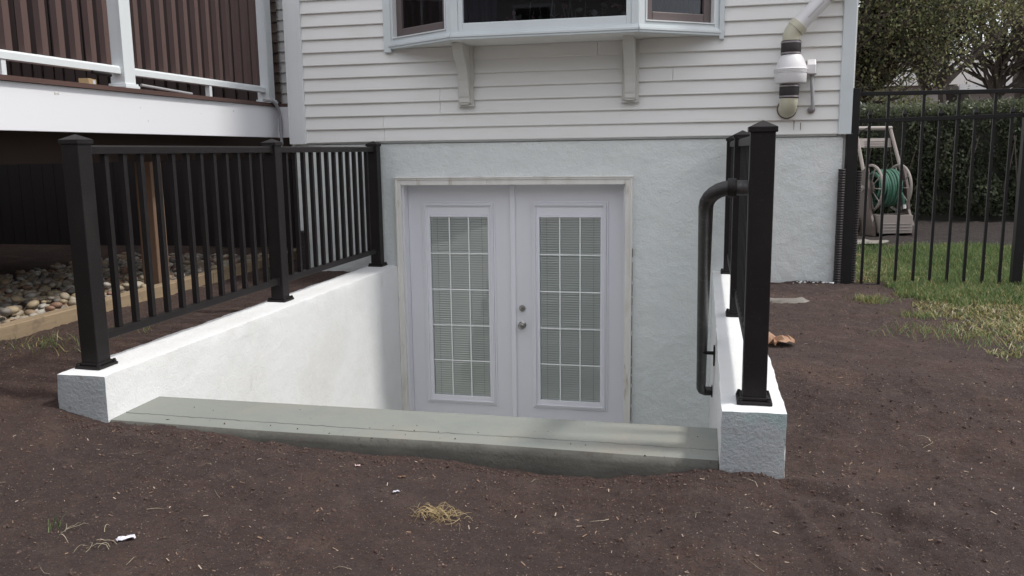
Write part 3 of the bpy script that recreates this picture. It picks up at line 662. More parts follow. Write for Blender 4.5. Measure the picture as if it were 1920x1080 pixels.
# ------------------------------------------------------------------ RADON VENT
rv = thing('vent_pipe', 'white vent pipe with an inline fan, black rubber couplings and yellowed elbows on the siding', 'vent pipe', (1.55, -.04, 1.1))
mb = MB(); mb.lathe([(.068, 0), (.070, .005), (.064, .010), (.05, .012)], (1.548, -.034, 1.168), (0, -1, 0), 20); mb.build('wall_seal', M['caulk'], rv, smooth=True)
pts = [(1.548, -.036, 1.166)]+[(1.548, -.085-.062*math.sin(a), 1.166+.062*(1-math.cos(a))) for a in np.linspace(0, math.pi/2, 8)]+[(1.549, -.147, 1.245)]
MB().tube(pts, [.060]*5+[.060]*(len(pts)-5), 22).build('elbow', M['pvc_yellow'], rv, smooth=True)
def coup(z0, z1, x, rad=.066):
    MB().lathe([(rad-.004, z0), (rad, z0+.006), (rad, z1-.006), (rad-.004, z1)], (x, -.147, 0), (0, 0, 1), 24).build('coupling', M['rubber'], rv, smooth=True)
    for zz in (z0+.006, z1-.018): MB().lathe([(rad+.0005, zz), (rad+.002, zz+.001), (rad+.002, zz+.011), (rad+.0005, zz+.012)], (x, -.147, 0), (0, 0, 1), 24).build('hose_clamp', M['clamp'], rv, smooth=True)
coup(1.235, 1.330, 1.55)
MB().lathe([(.055, 1.325), (.060, 1.333), (.100, 1.336), (.106, 1.345), (.108, 1.405), (.112, 1.407), (.112, 1.413), (.109, 1.414), (.1095, 1.424), (.112, 1.426), (.112, 1.432), (.104, 1.437), (.098, 1.46), (.080, 1.505), (.064, 1.527), (.058, 1.53)], (1.555, -.147, 0), (0, 0, 1), 32).build('fan_housing', M['pvc'], rv, smooth=True)
MB().lathe([(.1125, 1.4135), (.1128, 1.4145)], (1.555, -.147, 0), (0, 0, 1), 32).build('seam', M['caulk'], rv)
coup(1.525, 1.622, 1.551, .067)
a0 = Vector((1.551, -.147, 1.615)); d1 = Vector((.707, 0, .707)).normalized()
el = [a0]+[Vector((1.551+.10*(1-math.cos(a)), -.147, 1.635+.10*math.sin(a))) for a in np.linspace(0, R(47), 7)]
dd = (el[-1]-el[-2]).normalized(); el.append(el[-1]+dd*.03)
MB().tube(el, .059, 22).build('elbow', M['pvc_yellow'], rv, smooth=True)
e_ = el[-1]
MB().lathe([(.059, -.045), (.064, -.043), (.064, 0), (.058, .001)], e_, dd, 24).build('elbow_hub', M['pvc_yellow'], rv, smooth=True)
MB().tube([e_, e_+dd*.245], .0545, 22).build('pipe', M['pvc'], rv, smooth=True)
e2 = e_+dd*.235
MB().tube([e2, e2+dd*.05, e2+dd*.1+Vector((.0, 0, .015)), e2+dd*.14+Vector((-.01, 0, .05)), e2+dd*.16+Vector((-.01, 0, .12)), e2+dd*.16+Vector((-.01, 0, 1.2))], .060, 20).build('pipe', M['pvc_yellow'], rv, smooth=True)
mb = MB(); pr_ = dd.cross(Vector((0, 1, 0))).normalized()
for k in range(26):
    s = .06+.0055*k; r1 = .0548
    for t in (0.15, .27):
        ang = t+random.uniform(-.03, .03); nrm = (-Vector((0, 1, 0))*math.cos(ang)+(-pr_ if pr_.z > 0 else pr_)*math.sin(ang))
        p_ = e_+dd*s+nrm*r1; mb.rbox(p_, (.0028, .0012, .0028), Matrix.Rotation(random.random(), 3, 'Y'))
mb.build('pipe_print', M['clamp'], rv)
jb = MB(); jb.prism([(-.11, 1.40), (-.11, 1.462), (-.085, 1.498), (-.038, 1.505), (-.038, 1.40)], 'x', 1.668, 1.725)
jb.build('junction_box', M['pvc'], rv, bevel=.006)
MB().box(1.664, 1.729, -.115, -.036, 1.396, 1.402).build('box_lip', M['clamp'], rv)
MB().box(1.655, 1.672, -.14, -.10, 1.405, 1.455).build('box_neck', M['pvc'], rv)
MB().tube([(1.702, -.075, 1.40), (1.703, -.075, 1.36), (1.712, -.075, 1.27), (1.716, -.073, 1.19), (1.715, -.066, 1.165), (1.713, -.045, 1.158), (1.713, -.034, 1.158)], .0125, 10).build('cable_conduit', M['conduit'], rv, smooth=True)
MB().lathe([(.026, 0), (.026, .008), (.016, .012)], (1.713, -.036, 1.158), (0, -1, 0), 14).build('conduit_flange', M['clamp'], rv, smooth=True)

# ------------------------------------------------------------------ BLACK RAILINGS ON THE WALLS
def railing(x, ys, label, px):
    t = thing('railing', label, 'railing', (x, sum(ys)/3, 0), 'black metal railings on the stairwell walls')
    b = M['black']; pw = .0410
    for i, y in enumerate(ys):
        p_ = MB().box(x-pw, x+pw, y-pw, y+pw, .014, .962).build('post', b, t, bevel=.004)
        mb = MB(); c = .0475; mb.box(x-c, x+c, y-c, y+c, .950, .968)
        mb.add([(x-c, y-c, .968), (x+c, y-c, .968), (x+c, y+c, .968), (x-c, y+c, .968), (x, y, .991)], [(0, 1, 4), (1, 2, 4), (2, 3, 4), (3, 0, 4)]); mb.build('post_cap', b, t, bevel=.002)
        mb = MB(); c = .061; mb.box(x-c, x+c, y-c, y+c, .001, .013); mb.box(x-.048, x+.048, y-.048, y+.048, .0132, .026)
        pl = mb.build('base_plate', b, t, bevel=.003)
        for sx in (-1, 1):
            for sy in (-1, 1): MB().lathe([(.009, .013), (.009, .020), (.0065, .021), (.006, .027)], (x+sx*.050, y+sy*.050, 0), (0, 0, 1), 6).build('bolt', b, pl)
    for i in range(len(ys)-1):
        y0, y1 = ys[i]+pw+.001, ys[i+1]-pw-.001
        mb = MB(); mb.prism([(x-.022, .908), (x+.022, .908), (x+.022, .938), (x+.014, .9455), (x-.014, .9455), (x-.022, .938)], 'y', y0, y1); mb.build('top_rail', b, t, bevel=.002)
        mb = MB(); mb.box(x-.019, x+.019, y0, y1, .108, .143); mb.build('bottom_rail', b, t, bevel=.003)
        mb = MB(); 
        for yy in (y0, y1-.012): mb.box(x-.026, x+.026, yy, yy+.012, .900, .952).box(x-.024, x+.024, yy, yy+.012, .102, .149)
        mb.build('rail_bracket', b, t, bevel=.002)
        n_ = max(2, int(round((y1-y0)/.121)))-1; me = None
        for k in range(n_):
            yy = y0+(y1-y0)*(k+1)/(n_+1)
            if me is None: me = MB().box(-.0125, .0125, -.0125, .0125, 0, .7645).mesh('baluster', b)
            put('baluster', me, t, (x, yy, .1432))
    return t
rl = railing(-1.5589, [-3.3518, -1.7033, -.085], 'black metal railing with thin balusters on the left stairwell wall, in front of the deck', None)
rr = railing(1.1811, [-3.3789, -1.7547, -.133], 'black metal railing on the right stairwell wall, seen end on, with curved handrail', None)
# curved handrail down the right wall
hx = .998; b = M['black_tube']
pts = [(1.137, -3.385, .762), (1.10, -3.385, .762)]
for a in np.linspace(0, math.pi/2, 7): pts.append((1.085-.082*math.sin(a)-.005*math.sin(a), -3.385+.05*(1-math.cos(a)), .762-.07*(1-math.cos(a))))
pts += [(hx, -3.27, .662), (hx, -2.9, .415), (hx, -2.156, -.092), (hx, -1.68, -.415), (hx, -1.62, -.452), (hx+.006, -1.585, -.475), (hx+.022, -1.57, -.485), (hx+.062, -1.57, -.485)]
hr = MB().tube(pts, .0262, 18).build('handrail', b, rr, smooth=True)
MB().lathe([(.031, 0), (.033, .003), (.033, .028), (.031, .031)], (1.1, -3.385, .762), (-1, 0, 0), 18).build('collar', M['black'], hr, smooth=True)
MB().lathe([(.036, 0), (.036, .006)], (1.0625, -1.57, -.485), (-1, 0, 0), 16).build('wall_flange', M['black'], hr)
for (yy, zz) in ((-2.156, -.092),):
    mb = MB().tube([(hx, yy, zz-.02), (hx+.02, yy, zz-.028), (1.056, yy, zz-.028)], .009, 8); mb.box(1.054, 1.062, yy-.02, yy+.02, zz-.09, zz+.01); mb.build('wall_bracket', M['black'], hr)

# ------------------------------------------------------------------ BLACK GARDEN FENCE
fn = thing('garden_fence', 'black metal picket fence with tall and spear-tipped short pickets beside the house corner', 'fence', (2.6, 0, -.09))
fb = M['fence_black']
MB().box(1.958, 2.034, -.045, .03, -.16, 1.300).build('post', fb, fn, bevel=.003)
MB().box(3.088, 3.150, -.012, .050, -.2, 1.300).build('post', fb, fn, bevel=.003)
for (za, zb, nm) in ((1.248, 1.276, 'rail'), (1.060, 1.088, 'rail'), (-.108, -.080, 'rail')):
    sl = -.006 if za > 1.2 else (.018 if za > 1 else -.010)
    mb = MB()
    for (xa, xb) in ((2.035, 3.087), (3.151, 7.2)):
        k0 = (xa-2.02)*sl; k1 = (min(xb, 3.2)-2.02)*sl
        mb.hexa([(xa, .006, za+k0), (xb, .006, za+k1), (xb, .036, za+k1), (xa, .036, za+k0), (xa, .006, zb+k0), (xb, .006, zb+k1), (xb, .036, zb+k1), (xa, .036, zb+k0)])
    mb.build(nm, fb, fn, bevel=.002)
tall = MB().box(-.009, .009, -.009, .009, -.02, 1.355).mesh('picket', fb)
short = MB().box(-.009, .009, -.009, .009, -.02, 1.205).mesh('picket', fb)
mb = MB(); mb.hexa([(-.009, -.009, 0), (.009, -.009, 0), (.009, .009, 0), (-.009, .009, 0), (-.015, -.015, .02), (.015, -.015, .02), (.015, .015, .02), (-.015, .015, .02)])
mb.add([(-.015, -.015, .02), (.015, -.015, .02), (.015, .015, .02), (-.015, .015, .02), (0, 0, .065)], [(0, 1, 4), (1, 2, 4), (2, 3, 4), (3, 0, 4)]); tip = mb.mesh('spear_tip', fb)
px = [2.112, 2.228, 2.338, 2.456, 2.566, 2.678, 2.789, 2.906, 3.016]+[3.16+.1125*(k+.5) for k in range(30)]
for i, x in enumerate(px):
    if i % 2: put('picket', tall, fn, (x, .021, -.107))
    else:
        o = put('picket', short, fn, (x, .021, -.107)); o2 = bpy.data.objects.new('spear_tip', tip); COL.objects.link(o2); o2.parent = o; o2.location = (0, 0, 1.2045)

# corrugated drain pipes
def corrugated(x, y, z0, z1, r_, label, lean=0):
    prof = []; z = 0
    while z < z1-z0: prof += [(r_*.86, z), (r_, z+.005), (r_, z+.010), (r_*.86, z+.0145)]; z += .018
    o = MB().lathe(prof, (0, 0, 0), (lean, 0, 1), 14).build('drain_pipe', M['rubber'], None)
    o.location = (x, y, z0); return tag(o, label, 'drain pipe', 'black corrugated drain pipes')
corrugated(-2.225, -.058, -.10, .272, .052, 'short black corrugated drain pipe at the left house corner behind the railing')
corrugated(1.936, -.045, -.08, .74, .026, 'black corrugated drain pipe standing against the right foundation corner')
corrugated(2.050, .045, -.08, .72, .024, 'black corrugated drain pipe behind the fence post with light catching its ribs', .012)
# thin wire from the house corner into the fence
o = MB().tube([(1.985, -.05, .985), (2.05, .0, 1.0), (2.14, .03, 1.05)], .0035, 5).build('wire', M['fence_black']); tag(o, 'thin dark wire from the siding corner to the fence', 'wire')

# ------------------------------------------------------------------ DECK
deck = thing('deck', 'raised deck with wide white fascia, brown boards and white railing left of the house', 'deck', (-3.5, -2, -.08))
XF = -2.5
MB().box(XF-.02, XF, -6.5, .155, 1.036, 1.286).build('fascia', M['fascia'], deck, bevel=.003)
MB().box(XF-.02, -2.36, .1555, .175, 1.036, 1.286).build('fascia', M['fascia'], deck)
mb = MB()
for (yy, zz, k) in ((-2.33, 1.245, 1), (-.52, 1.225, .45), (-1.62, 1.20, .25), (-1.55, 1.12, .25), (-.95, 1.19, .2)):
    for q_ in range(5): a = random.uniform(0, 3.14); mb.tube([(XF+.0005, yy-.018*k*math.cos(a), zz-.018*k*math.sin(a)), (XF+.0005, yy+.018*k*math.cos(a), zz+.018*k*math.sin(a))], .0016*k+.0006, 4)
mb.build('nail_scar', M['bracket'], deck)
me = MB().box(-.068, .068, -6.5, .20, 0, .026).mesh('deck_board', M['deck_brown'])
for k in range(30): put('deck_board', me, deck, (XF-.045-.142*k, 0, 1.2875))
MB().box(XF+.001, -2.335, .155, .20, 1.2875, 1.313).build('deck_board', M['deck_brown'], deck)
me = MB().box(-4.1, 0, -.02, .02, 0, .225).mesh('joist', M['joist'])
for k in range(17): put('joist', me, deck, (XF-.021, -6.4+.405*k, 1.061))
MB().box(-3.06, -2.95, -6.4, 1.3, .86, 1.06).build('beam', M['joist'], deck)
MB().box(-3.03, -2.955, -.085, .005, .895, 1.0605).build('joist_block', M['tan_wood'], deck)
MB().box(-2.945, -2.815, -1.13, -1.0, -.12, .859).build('support_post', M['tan_wood'], deck, bevel=.006)
MB().box(-3.02, -2.885, -4.4, -4.265, -.12, .859).build('support_post', M['tan_wood'], deck, bevel=.006)
# under-deck closure: far boards added for darkness, shade put into their colour
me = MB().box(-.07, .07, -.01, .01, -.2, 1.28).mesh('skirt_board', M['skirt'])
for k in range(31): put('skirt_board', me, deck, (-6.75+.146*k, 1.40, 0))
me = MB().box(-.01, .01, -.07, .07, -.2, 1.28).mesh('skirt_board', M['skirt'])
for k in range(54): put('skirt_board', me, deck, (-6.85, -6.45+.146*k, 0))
# white railing posts, rails, feet
def dpost(y, h=2.6):
    x = XF-.075; c = .052
    MB().box(x-c, x+c, y-c, y+c, 1.3135, h).build('railing_post', M['deck_white'], deck, bevel=.004)
    mb = MB(); mb.box(x-.068, x+.068, y-.068, y+.068, 1.3137, 1.332).box(x-.062, x+.062, y-.062, y+.062, 1.3322, 1.345); mb.build('post_skirt', M['deck_white'], deck, bevel=.003)
yps = [-5.05, -3.35, -1.66, .135]
for y in yps: dpost(y)
xr = XF-.075
for a, b_ in zip(yps[:-1], yps[1:]):
    y0, y1 = a+.053, b_-.053
    mb = MB(); mb.prism([(xr-.028, 1.402), (xr+.028, 1.402), (xr+.028, 1.438), (xr+.018, 1.450), (xr-.018, 1.450), (xr-.028, 1.438)], 'y', y0, y1); mb.build('bottom_rail', M['deck_white'], deck, bevel=.002)
    mb = MB(); mb.prism([(xr-.03, 2.27), (xr+.03, 2.27), (xr+.03, 2.31), (xr+.018, 2.325), (xr-.018, 2.325), (xr-.03, 2.31)], 'y', y0, y1); mb.build('top_rail', M['deck_white'], deck, bevel=.002)
    n_ = 12; me = MB().box(-.019, .019, -.022, .022, 0, .82).mesh('baluster', M['baluster_brown'])
    for k in range(n_): put('baluster', me, deck, (xr, y0+(y1-y0)*(k+.7)/(n_+.4), 1.450))
for y in (-2.62, -.72): MB().box(xr-.015, xr+.022, y-.016, y+.016, 1.3135, 1.4015).build('rail_foot', M['deck_white'], deck, bevel=.002)

o = MB().box(-.028, .028, -.055, .055, 0, .034).build('small_box', M['tag']); o.location = (-2.545, -2.02, 1.3137); o.rotation_euler = (0, 0, .3); tag(o, 'small tan box with a white sticker lying on the deck edge', 'box')
o2 = MB().box(.0282, .0286, .005, .040, .006, .028).build('sticker', M['plastic'], o, loc=(0, 0, 0))
o = MB().tube([(-2.53, -1.55, 1.345), (-2.53, -1.3, 1.335), (-2.53, -1.0, 1.324)], .009, 8).build('cable', M['conduit']); tag(o, 'grey cable lying along the deck edge right of the middle white post', 'cable')
o = MB().tube([(-2.54, -1.98, 1.39), (-2.54, -1.82, 1.385)], .011, 8).build('dark_tube', M['black']); tag(o, 'short dark tube tucked under the white rail left of the middle deck post', 'tube')
cd = thing('electrical_conduit', 'grey plastic conduit bending from the deck top down beside the white fascia', 'conduit', (-2.44, .14, 1.0))
ptc = [(-2.47, -.10, 1.327), (-2.47, -.02, 1.33)]+[(-2.46, -.02+.15*math.sin(a), 1.20+.13*math.cos(a)) for a in np.linspace(0, math.pi/2, 8)]+[(-2.46, .135, 1.17)]
MB().tube(ptc, .0135, 12).build('bend', M['conduit'], cd, smooth=True)
MB().tube([(-2.46, .135, 1.17), (-2.46, .135, 1.085)], .0155, 12).build('coupling', M['conduit'], cd, smooth=True)
MB().tube([(-2.46, .135, 1.085), (-2.46, .135, 1.02), (-2.45, .12, .985), (-2.46, .10, .95)], .0125, 12).build('lower_pipe', M['conduit'], cd, smooth=True)

# dark cedar screen on the deck
scr = thing('privacy_screen', 'tall screen of dark brown vertical boards standing at the back of the deck', 'screen', (-5.2, 1.2, 1.31))
for k in range(29):
    x = -3.16-.128*k; wd = random.uniform(.044, .060); me = MB().box(-wd, wd, -.010, .010, 0, 2.35).mesh('board', M['dark_board'])
    put('board', me, scr, (x, 1.22+random.uniform(-.006, .006), 1.314))
MB().box(-6.85, -3.1, 1.232, 1.27, 1.9, 1.99).build('screen_rail', M['dark_board'], scr); MB().box(-6.85, -3.1, 1.232, 1.27, 3.2, 3.29).build('screen_rail', M['dark_board'], scr)
sw = thing('shingled_wall', 'weathered grey-brown shingle wall glimpsed through gaps in the dark deck screen', 'wall', (-5, 1.4, 1.31))
for j in range(24):
    mb = MB(); z0 = 1.31+.095*j; mb.add([(-6.9, 1.375, z0), (-3.10, 1.375, z0), (-3.10, 1.395, z0+.10), (-6.9, 1.395, z0+.10), (-6.9, 1.40, z0), (-3.10, 1.40, z0)], [(0, 1, 2, 3), (0, 4, 5, 1)])
    mb.build('shingle_course', M['shingle'], sw)
s2 = thing('privacy_screen', 'side screen of dark brown vertical boards at the far left edge of the deck', 'screen', (-6.8, -2, 1.31))
me = MB().box(-.012, .012, -.062, .062, 0, 2.35).mesh('board', M['dark_board'])
for k in range(58): put('board', me, s2, (-6.75, -6.4+.13*k, 1.314))

# ------------------------------------------------------------------ STONE BED AND EDGING
ed = thing('timber_edging', 'long weathered timber edging the river stones below the deck', 'edging', (-2.66, -2, -.08))
for (a, b_) in ((-6.2, -3.05), (-3.045, -.62), (-.615, 1.3)):
    mb = MB(); k = lambda y: -2.655-.045*(y+2.8)/2
    mb.hexa([(k(a)-.085, a, -.15), (k(a), a, -.15), (k(b_), b_, -.15), (k(b_)-.085, b_, -.15), (k(a)-.085, a, .004), (k(a), a, .004), (k(b_), b_, .004), (k(b_)-.085, b_, .004)])
    mb.build('timber', M['timber'], ed, bevel=.006)
sb = thing('stone_bed', 'bed of rounded tan, white and grey river stones under the deck', 'stones', (-3.4, -2, -.08))
smesh = []
def stone_mesh(i, sub):
    r_ = np.random.default_rng(100+i); V = ICO_V/np.linalg.norm(ICO_V, axis=1)[:, None]; F = ICO_F
    # one subdivision
    if sub:
        vs = [tuple(v) for v in V]; cache = {}; nf = []
        def mid(a, b):
            k = (min(a, b), max(a, b))
            if k not in cache: m = (np.array(vs[a])+np.array(vs[b])); m /= np.linalg.norm(m); cache[k] = len(vs); vs.append(tuple(m))
            return cache[k]
        for a, b, c in F: x, y, z = mid(a, b), mid(b, c), mid(c, a); nf += [(a, x, z), (b, y, x), (c, z, y), (x, y, z)]
        V = np.array(vs); F = np.array(nf)
    ax = r_.normal(0, 1, (5, 3)); ax /= np.linalg.norm(ax, axis=1)[:, None]
    rad = 1+.10*sum(np.clip(V @ a, 0, 1)**2*(r_.random()*2-1) for a in ax)
    V = V*rad[:, None]*np.array([1.0, .78, .55])
    return V, F
for i in range(14):
    V, F = stone_mesh(i, True); smesh.append(fastmesh('stone', V, F, M['stone%d' % (i % 7)], smooth=True))
cnt = 0; tries = 0; placed = []
wt = [0, 1, 1, 3, 4, 0, 6, 2, 4, 1, 5, 3]
while cnt < 290 and tries < 20000:
    tries += 1
    y = random.uniform(-3.7, .3); x = -2.79-.045*(y+2.8)/2-abs(random.gauss(0, .42)); s = random.uniform(.022, .048)
    if x < -4.2 or (-3.0 < x < -2.76 and -1.18 < y < -.95): continue
    lay = 0 if cnt < 190 else 1
    if lay == 0 and any((x-a)**2+(y-b)**2 < ((s+c)*.66)**2 for a, b, c in placed): continue
    placed.append((x, y, s)); k = random.choice(wt)+random.choice((0, 7))
    o = bpy.data.objects.new('stone', smesh[k]); COL.objects.link(o); o.parent = sb
    o.location = Vector((x, y, -.075+s*.5+(0 if lay == 0 else random.uniform(.03, .05))))-world_loc(sb)
    o.rotation_euler = (random.uniform(-.4, .4), random.uniform(-.4, .4), random.uniform(0, 6.28)); o.scale = (s, s, s); cnt += 1
n = 2600; bx_ = -2.80-1.9*rng.random(n)**1.3; by_ = -4.4+5.4*rng.random(n); s_ = .022+.028*rng.random(n)
V0, F0 = stone_mesh(50, False)
V, F = instances(V0, F0, np.c_[bx_, by_, -.082+s_*.3], rand_rot(n, .5), np.c_[s_, s_, s_])
o = link('small_stones', fastmesh('small_stones', V, F, [M['stone%d' % i] for i in range(7)], np.repeat(rng.integers(0, 7, n), len(F0)), smooth=True)); o.parent = sb; o.location = -world_loc(sb); o['kind'] = 'stuff'

# ------------------------------------------------------------------ THINGS LYING ON THE SOIL
def gz(x, y): return float(ground_h(x, y))
st = MB()
for i in range(80):
    a = random.uniform(0, 6.28); L = random.uniform(.025, .07); x = .172+random.gauss(0, .036); y = -3.955+random.gauss(0, .018)-.9*(x-.172)**2*4
    strand(st, x, y, L, random.choice([random.uniform(2.6, 4.2), random.uniform(-.9, .5), a]), random.uniform(.005, .022), .0011, random.uniform(-1.3, 1.3))
o = st.build('straw_clump', M['straw']); tag(o, 'small golden clump of dry grass roots lying on the bare soil in the foreground', 'straw')
def scrap(name, x, y, sx, sy, m, label, cat, rot=0, seed=0, lift=.004, curl=.3):
    r_ = random.Random(seed); n_ = 7; vs = []; fs = []
    for j in range(n_):
        for i in range(n_):
            u = i/(n_-1)-.5; v = j/(n_-1)-.5; k = 1-.55*abs(v)**1.5*r_.uniform(.5, 1.6) if i in (0, n_-1) else 1
            X_ = u*sx*k+r_.gauss(0, sx*.03); Y_ = v*sy*(1-.5*abs(u))+r_.gauss(0, sy*.04); a = rot
            wx = x+X_*math.cos(a)-Y_*math.sin(a); wy = y+X_*math.sin(a)+Y_*math.cos(a); vs.append((wx, wy, gz(wx, wy)+lift+curl*min(sx, sy)*r_.random()-(.02 if name in ('mortar_patch',) and (i in (0, n_-1) or j in (0, n_-1)) else 0)))
    for j in range(n_-1):
        for i in range(n_-1): fs.append((j*n_+i, j*n_+i+1, (j+1)*n_+i+1, (j+1)*n_+i))
    o = MB().add(vs, fs).build(name, m); return tag(o, label, cat)
scrap('plastic_scrap', -.706, -4.325, .055, .026, M['plastic'], 'crumpled white plastic scrap on the soil at the bottom left', 'litter', .5, 1)
scrap('plastic_scrap', -.012, -3.848, .024, .016, M['plastic'], 'small pale grey scrap on the soil above the straw clump', 'litter', .3, 2)
scrap('fallen_petal', -.240, -3.640, .020, .018, M['petal'], 'small pale pink petal on the soil below the step', 'petal', .2, 3)
scrap('fallen_leaf', -.046, -3.70, .030, .010, M['dead_leaf'], 'narrow reddish brown leaf on the soil in front of the step', 'leaf', 0, 4)
lv = scrap('leaf_pile', 1.372, -2.10, .16, .14, M['dead_leaf'], 'crumpled dry brown leaves beside the right stairwell wall', 'leaves', .4, 5, .01, .30)
scrap('mortar_patch', 1.53, -.80, .30, .17, M['slab'], 'pale grey mortar patch on the soil near the right foundation', 'mortar', .1, 6, .010, .03)
scrap('stone_slab', 2.50, 1.95, .34, .24, M['slab'], 'flat grey stone slab on the ground in front of the hose reel', 'slab', .2, 9, .03, .03)
mb = MB()
for k in range(26):
    x = random.uniform(1.62, 1.92); y = -.03-random.random()*.05; mb.sphere((x, y, gz(x, y)+.006), random.uniform(.003, .009), 1.3, 1, .7, 6, 4)
o = mb.build('plaster_crumbs', M['stucco_white']); tag(o, 'white plaster crumbs along the foot of the right foundation', 'crumbs', kind='stuff')

# ------------------------------------------------------------------ GRASS
def grass(name, label, pts, hmin, hmax, mats, probs, wd=.0028, lean=.6):
    n = len(pts); x, y = pts[:, 0], pts[:, 1]; z = ground_h(x, y)
    h = hmin+(hmax-hmin)*rng.random(n); a = rng.random(n)*2*math.pi; l = lean*h*(.3+rng.random(n)); b = rng.random(n)*2*math.pi
    dx, dy = np.cos(a)*wd, np.sin(a)*wd; lx, ly = np.cos(b)*l, np.sin(b)*l
    V = np.stack([np.c_[x-dx, y-dy, z-.004], np.c_[x+dx, y+dy, z-.004], np.c_[x+lx*.45+dx*.7, y+ly*.45+dy*.7, z+h*.6], np.c_[x+lx*.45-dx*.7, y+ly*.45-dy*.7, z+h*.6], np.c_[x+lx, y+ly, z+h*.92]], 1).reshape(-1, 3)
    o_ = np.arange(n)*5; F = np.concatenate([np.stack([o_, o_+1, o_+2], 1), np.stack([o_, o_+2, o_+3], 1), np.stack([o_+3, o_+2, o_+4], 1)])
    mi = rng.choice(len(mats), n, p=probs); o = link(name, fastmesh(name, V, F, mats, np.tile(mi, 3))); tag(o, label, 'grass', kind='stuff')
# lawn behind the fence
n = 52000; x = 2.08+4.6*rng.random(n)**1.25; y = .05+2.0*rng.random(n)
ok = (rng.random(n) < np.clip(.15+1.3*(x-2.15), .12, 1)) & (y < 1.85+.25*vnoise(x, x*0, 3, 40))
grass('lawn_grass', 'green lawn grass growing behind the black fence', np.c_[x, y][ok], .03, .065, [M['grass'], M['grass_light'], M['grass_dry']], [.66, .26, .08])
n = 2500; x = 2.08+.5*rng.random(n); y = .1+1.3*rng.random(n)
grass('straw_patch', 'trampled straw coloured grass behind the fence by the house corner', np.c_[x, y], .01, .035, [M['grass_dry'], M['straw_pale']], [.7, .3], .003, 2.2)
# in front of the fence: edge follows the spread of soil
def edge_x(y): return np.interp(-y, [0, .35, .75, 1.2, 1.8, 2.3, 3.2], [2.18, 2.20, 2.16, 2.24, 2.34, 2.46, 3.1])
n = 90000; y = -2.7*rng.random(n); x = edge_x(y)-.10+3.2*rng.random(n)**1.5
dd_ = x-edge_x(y); nn_ = vnoise(x, y, 6, 51)+.6*vnoise(x, y, 17, 52)
green_line = np.interp(x, [2.2, 2.6, 3.2, 4], [-.55, -.72, -1.15, -1.5])
g1 = (y > green_line+nn_*.5) & (dd_+nn_*.35 > .05); g2 = ~(y > green_line+nn_*.5) & (dd_+nn_*.45 > .1*rng.random(n)) & (rng.random(n) < .25+.6*np.clip(dd_/.35, 0, 1))
grass('lawn_grass', 'green grass in front of the black fence at the right edge', np.c_[x, y][g1], .02, .055, [M['grass'], M['grass_light'], M['grass_dry']], [.52, .30, .18])
grass('dry_grass', 'yellowing matted grass fading into the bare soil on the right', np.c_[x, y][g2], .008, .030, [M['grass_dry'], M['grass_light'], M['straw_pale'], M['grass']], [.52, .24, .14, .10], .0028, 1.6)
tufts = []
for (cx_, cy_, k, s) in ((2.02, -.80, 240, .045), (2.10, -.74, 120, .06), (2.22, -1.25, 260, .06), (2.05, -1.75, 60, .09), (2.28, -1.78, 170, .10), (2.12, -1.62, 60, .06), (2.42, -1.95, 120, .10), (-2.35, -2.75, 160, .12), (-2.2, -2.35, 60, .10), (-.95, -4.33, 9, .02), (-1.2, -4.5, 12, .05)):
    tufts.append(np.c_[rng.normal(cx_, s, k), rng.normal(cy_, s*.8, k)])
grass('grass_tufts', 'sparse tufts of grass poking through the bare soil', np.concatenate(tufts), .012, .055, [M['grass_light'], M['grass_dry'], M['grass']], [.45, .35, .2], .0022, 1.1)

# ------------------------------------------------------------------ HOSE REEL
hs = thing('hose_reel', 'taupe hose reel cart wound with green hose, standing behind the black fence', 'hose reel', (0, 0, 0))
for sx in (-1, 1):
    x = sx*.20
    mb = MB(); mb.tube([(x*.93, .30, 1.05), (x*.96, .20, .86), (x, .05, .58)], .017, 8); mb.build('handle_leg', M['reel_grey'], hs, smooth=True)
    mb = MB(); mb.prism([(-.20, .0), (.16, .0), (.17, .08), (.09, .30), (.10, .62), (.02, .66), (-.06, .46), (-.10, .25), (-.19, .10)], 'x', x-.016, x+.016); mb.build('side_frame', M['reel_brown'], hs, bevel=.006)
MB().tube([(-.20, .30, 1.05), (.20, .30, 1.05)], .022, 12).build('handle', M['reel_grey'], hs, smooth=True)
mb = MB(); mb.hexa([(-.175, .235, .86), (.175, .235, .86), (.175, .255, .855), (-.175, .255, .855), (-.175, .265, .95), (.175, .265, .95), (.175, .285, .945), (-.175, .285, .945)])
for k in range(3): mb.rbox((0, .236+.008*k, .875+.022*k), (.22, .006, .005), 0)
mb.build('shelf', M['reel_grey'], hs)
for sx in (-1, 1):
    x = sx*.145; mb = MB(); rr_ = .225
    mb.tube([(x, .02+rr_*math.cos(a), .46+rr_*math.sin(a)) for a in np.linspace(0, 2*math.pi, 29)], .013, 8, False)
    for k in range(10):
        a = k*math.pi/5; mb.tube([(x, .02, .46), (x, .02+rr_*math.cos(a), .46+rr_*math.sin(a))], .006, 5)
    mb.lathe([(.07, -.006), (.07, .006)], (x, .02, .46), (1, 0, 0), 16); mb.build('reel_disc', M['reel_grey'], hs, smooth=True)
mb = MB()
for lay, rr_ in enumerate((.12, .148, .172)):
    for k in range(9-lay):
        x = -.115+.0275*k+lay*.012; off = random.uniform(-.006, .006); tl = random.uniform(-.02, .02)
        mb.tube([(x+tl*math.sin(a), .02+(rr_+off)*math.cos(a), .46+(rr_+off)*math.sin(a)) for a in np.linspace(0, 2*math.pi, 25)], .0125, 7, False)
mb.tube([(.08, -.15, .42), (.095, -.165, .36), (.11, -.16, .30)], .012, 7)
mb.build('hose', M['hose'], hs, smooth=True)
MB().tube([(.112, -.16, .305), (.116, -.162, .265)], .015, 8).build('hose_nozzle', M['far_white'], hs)
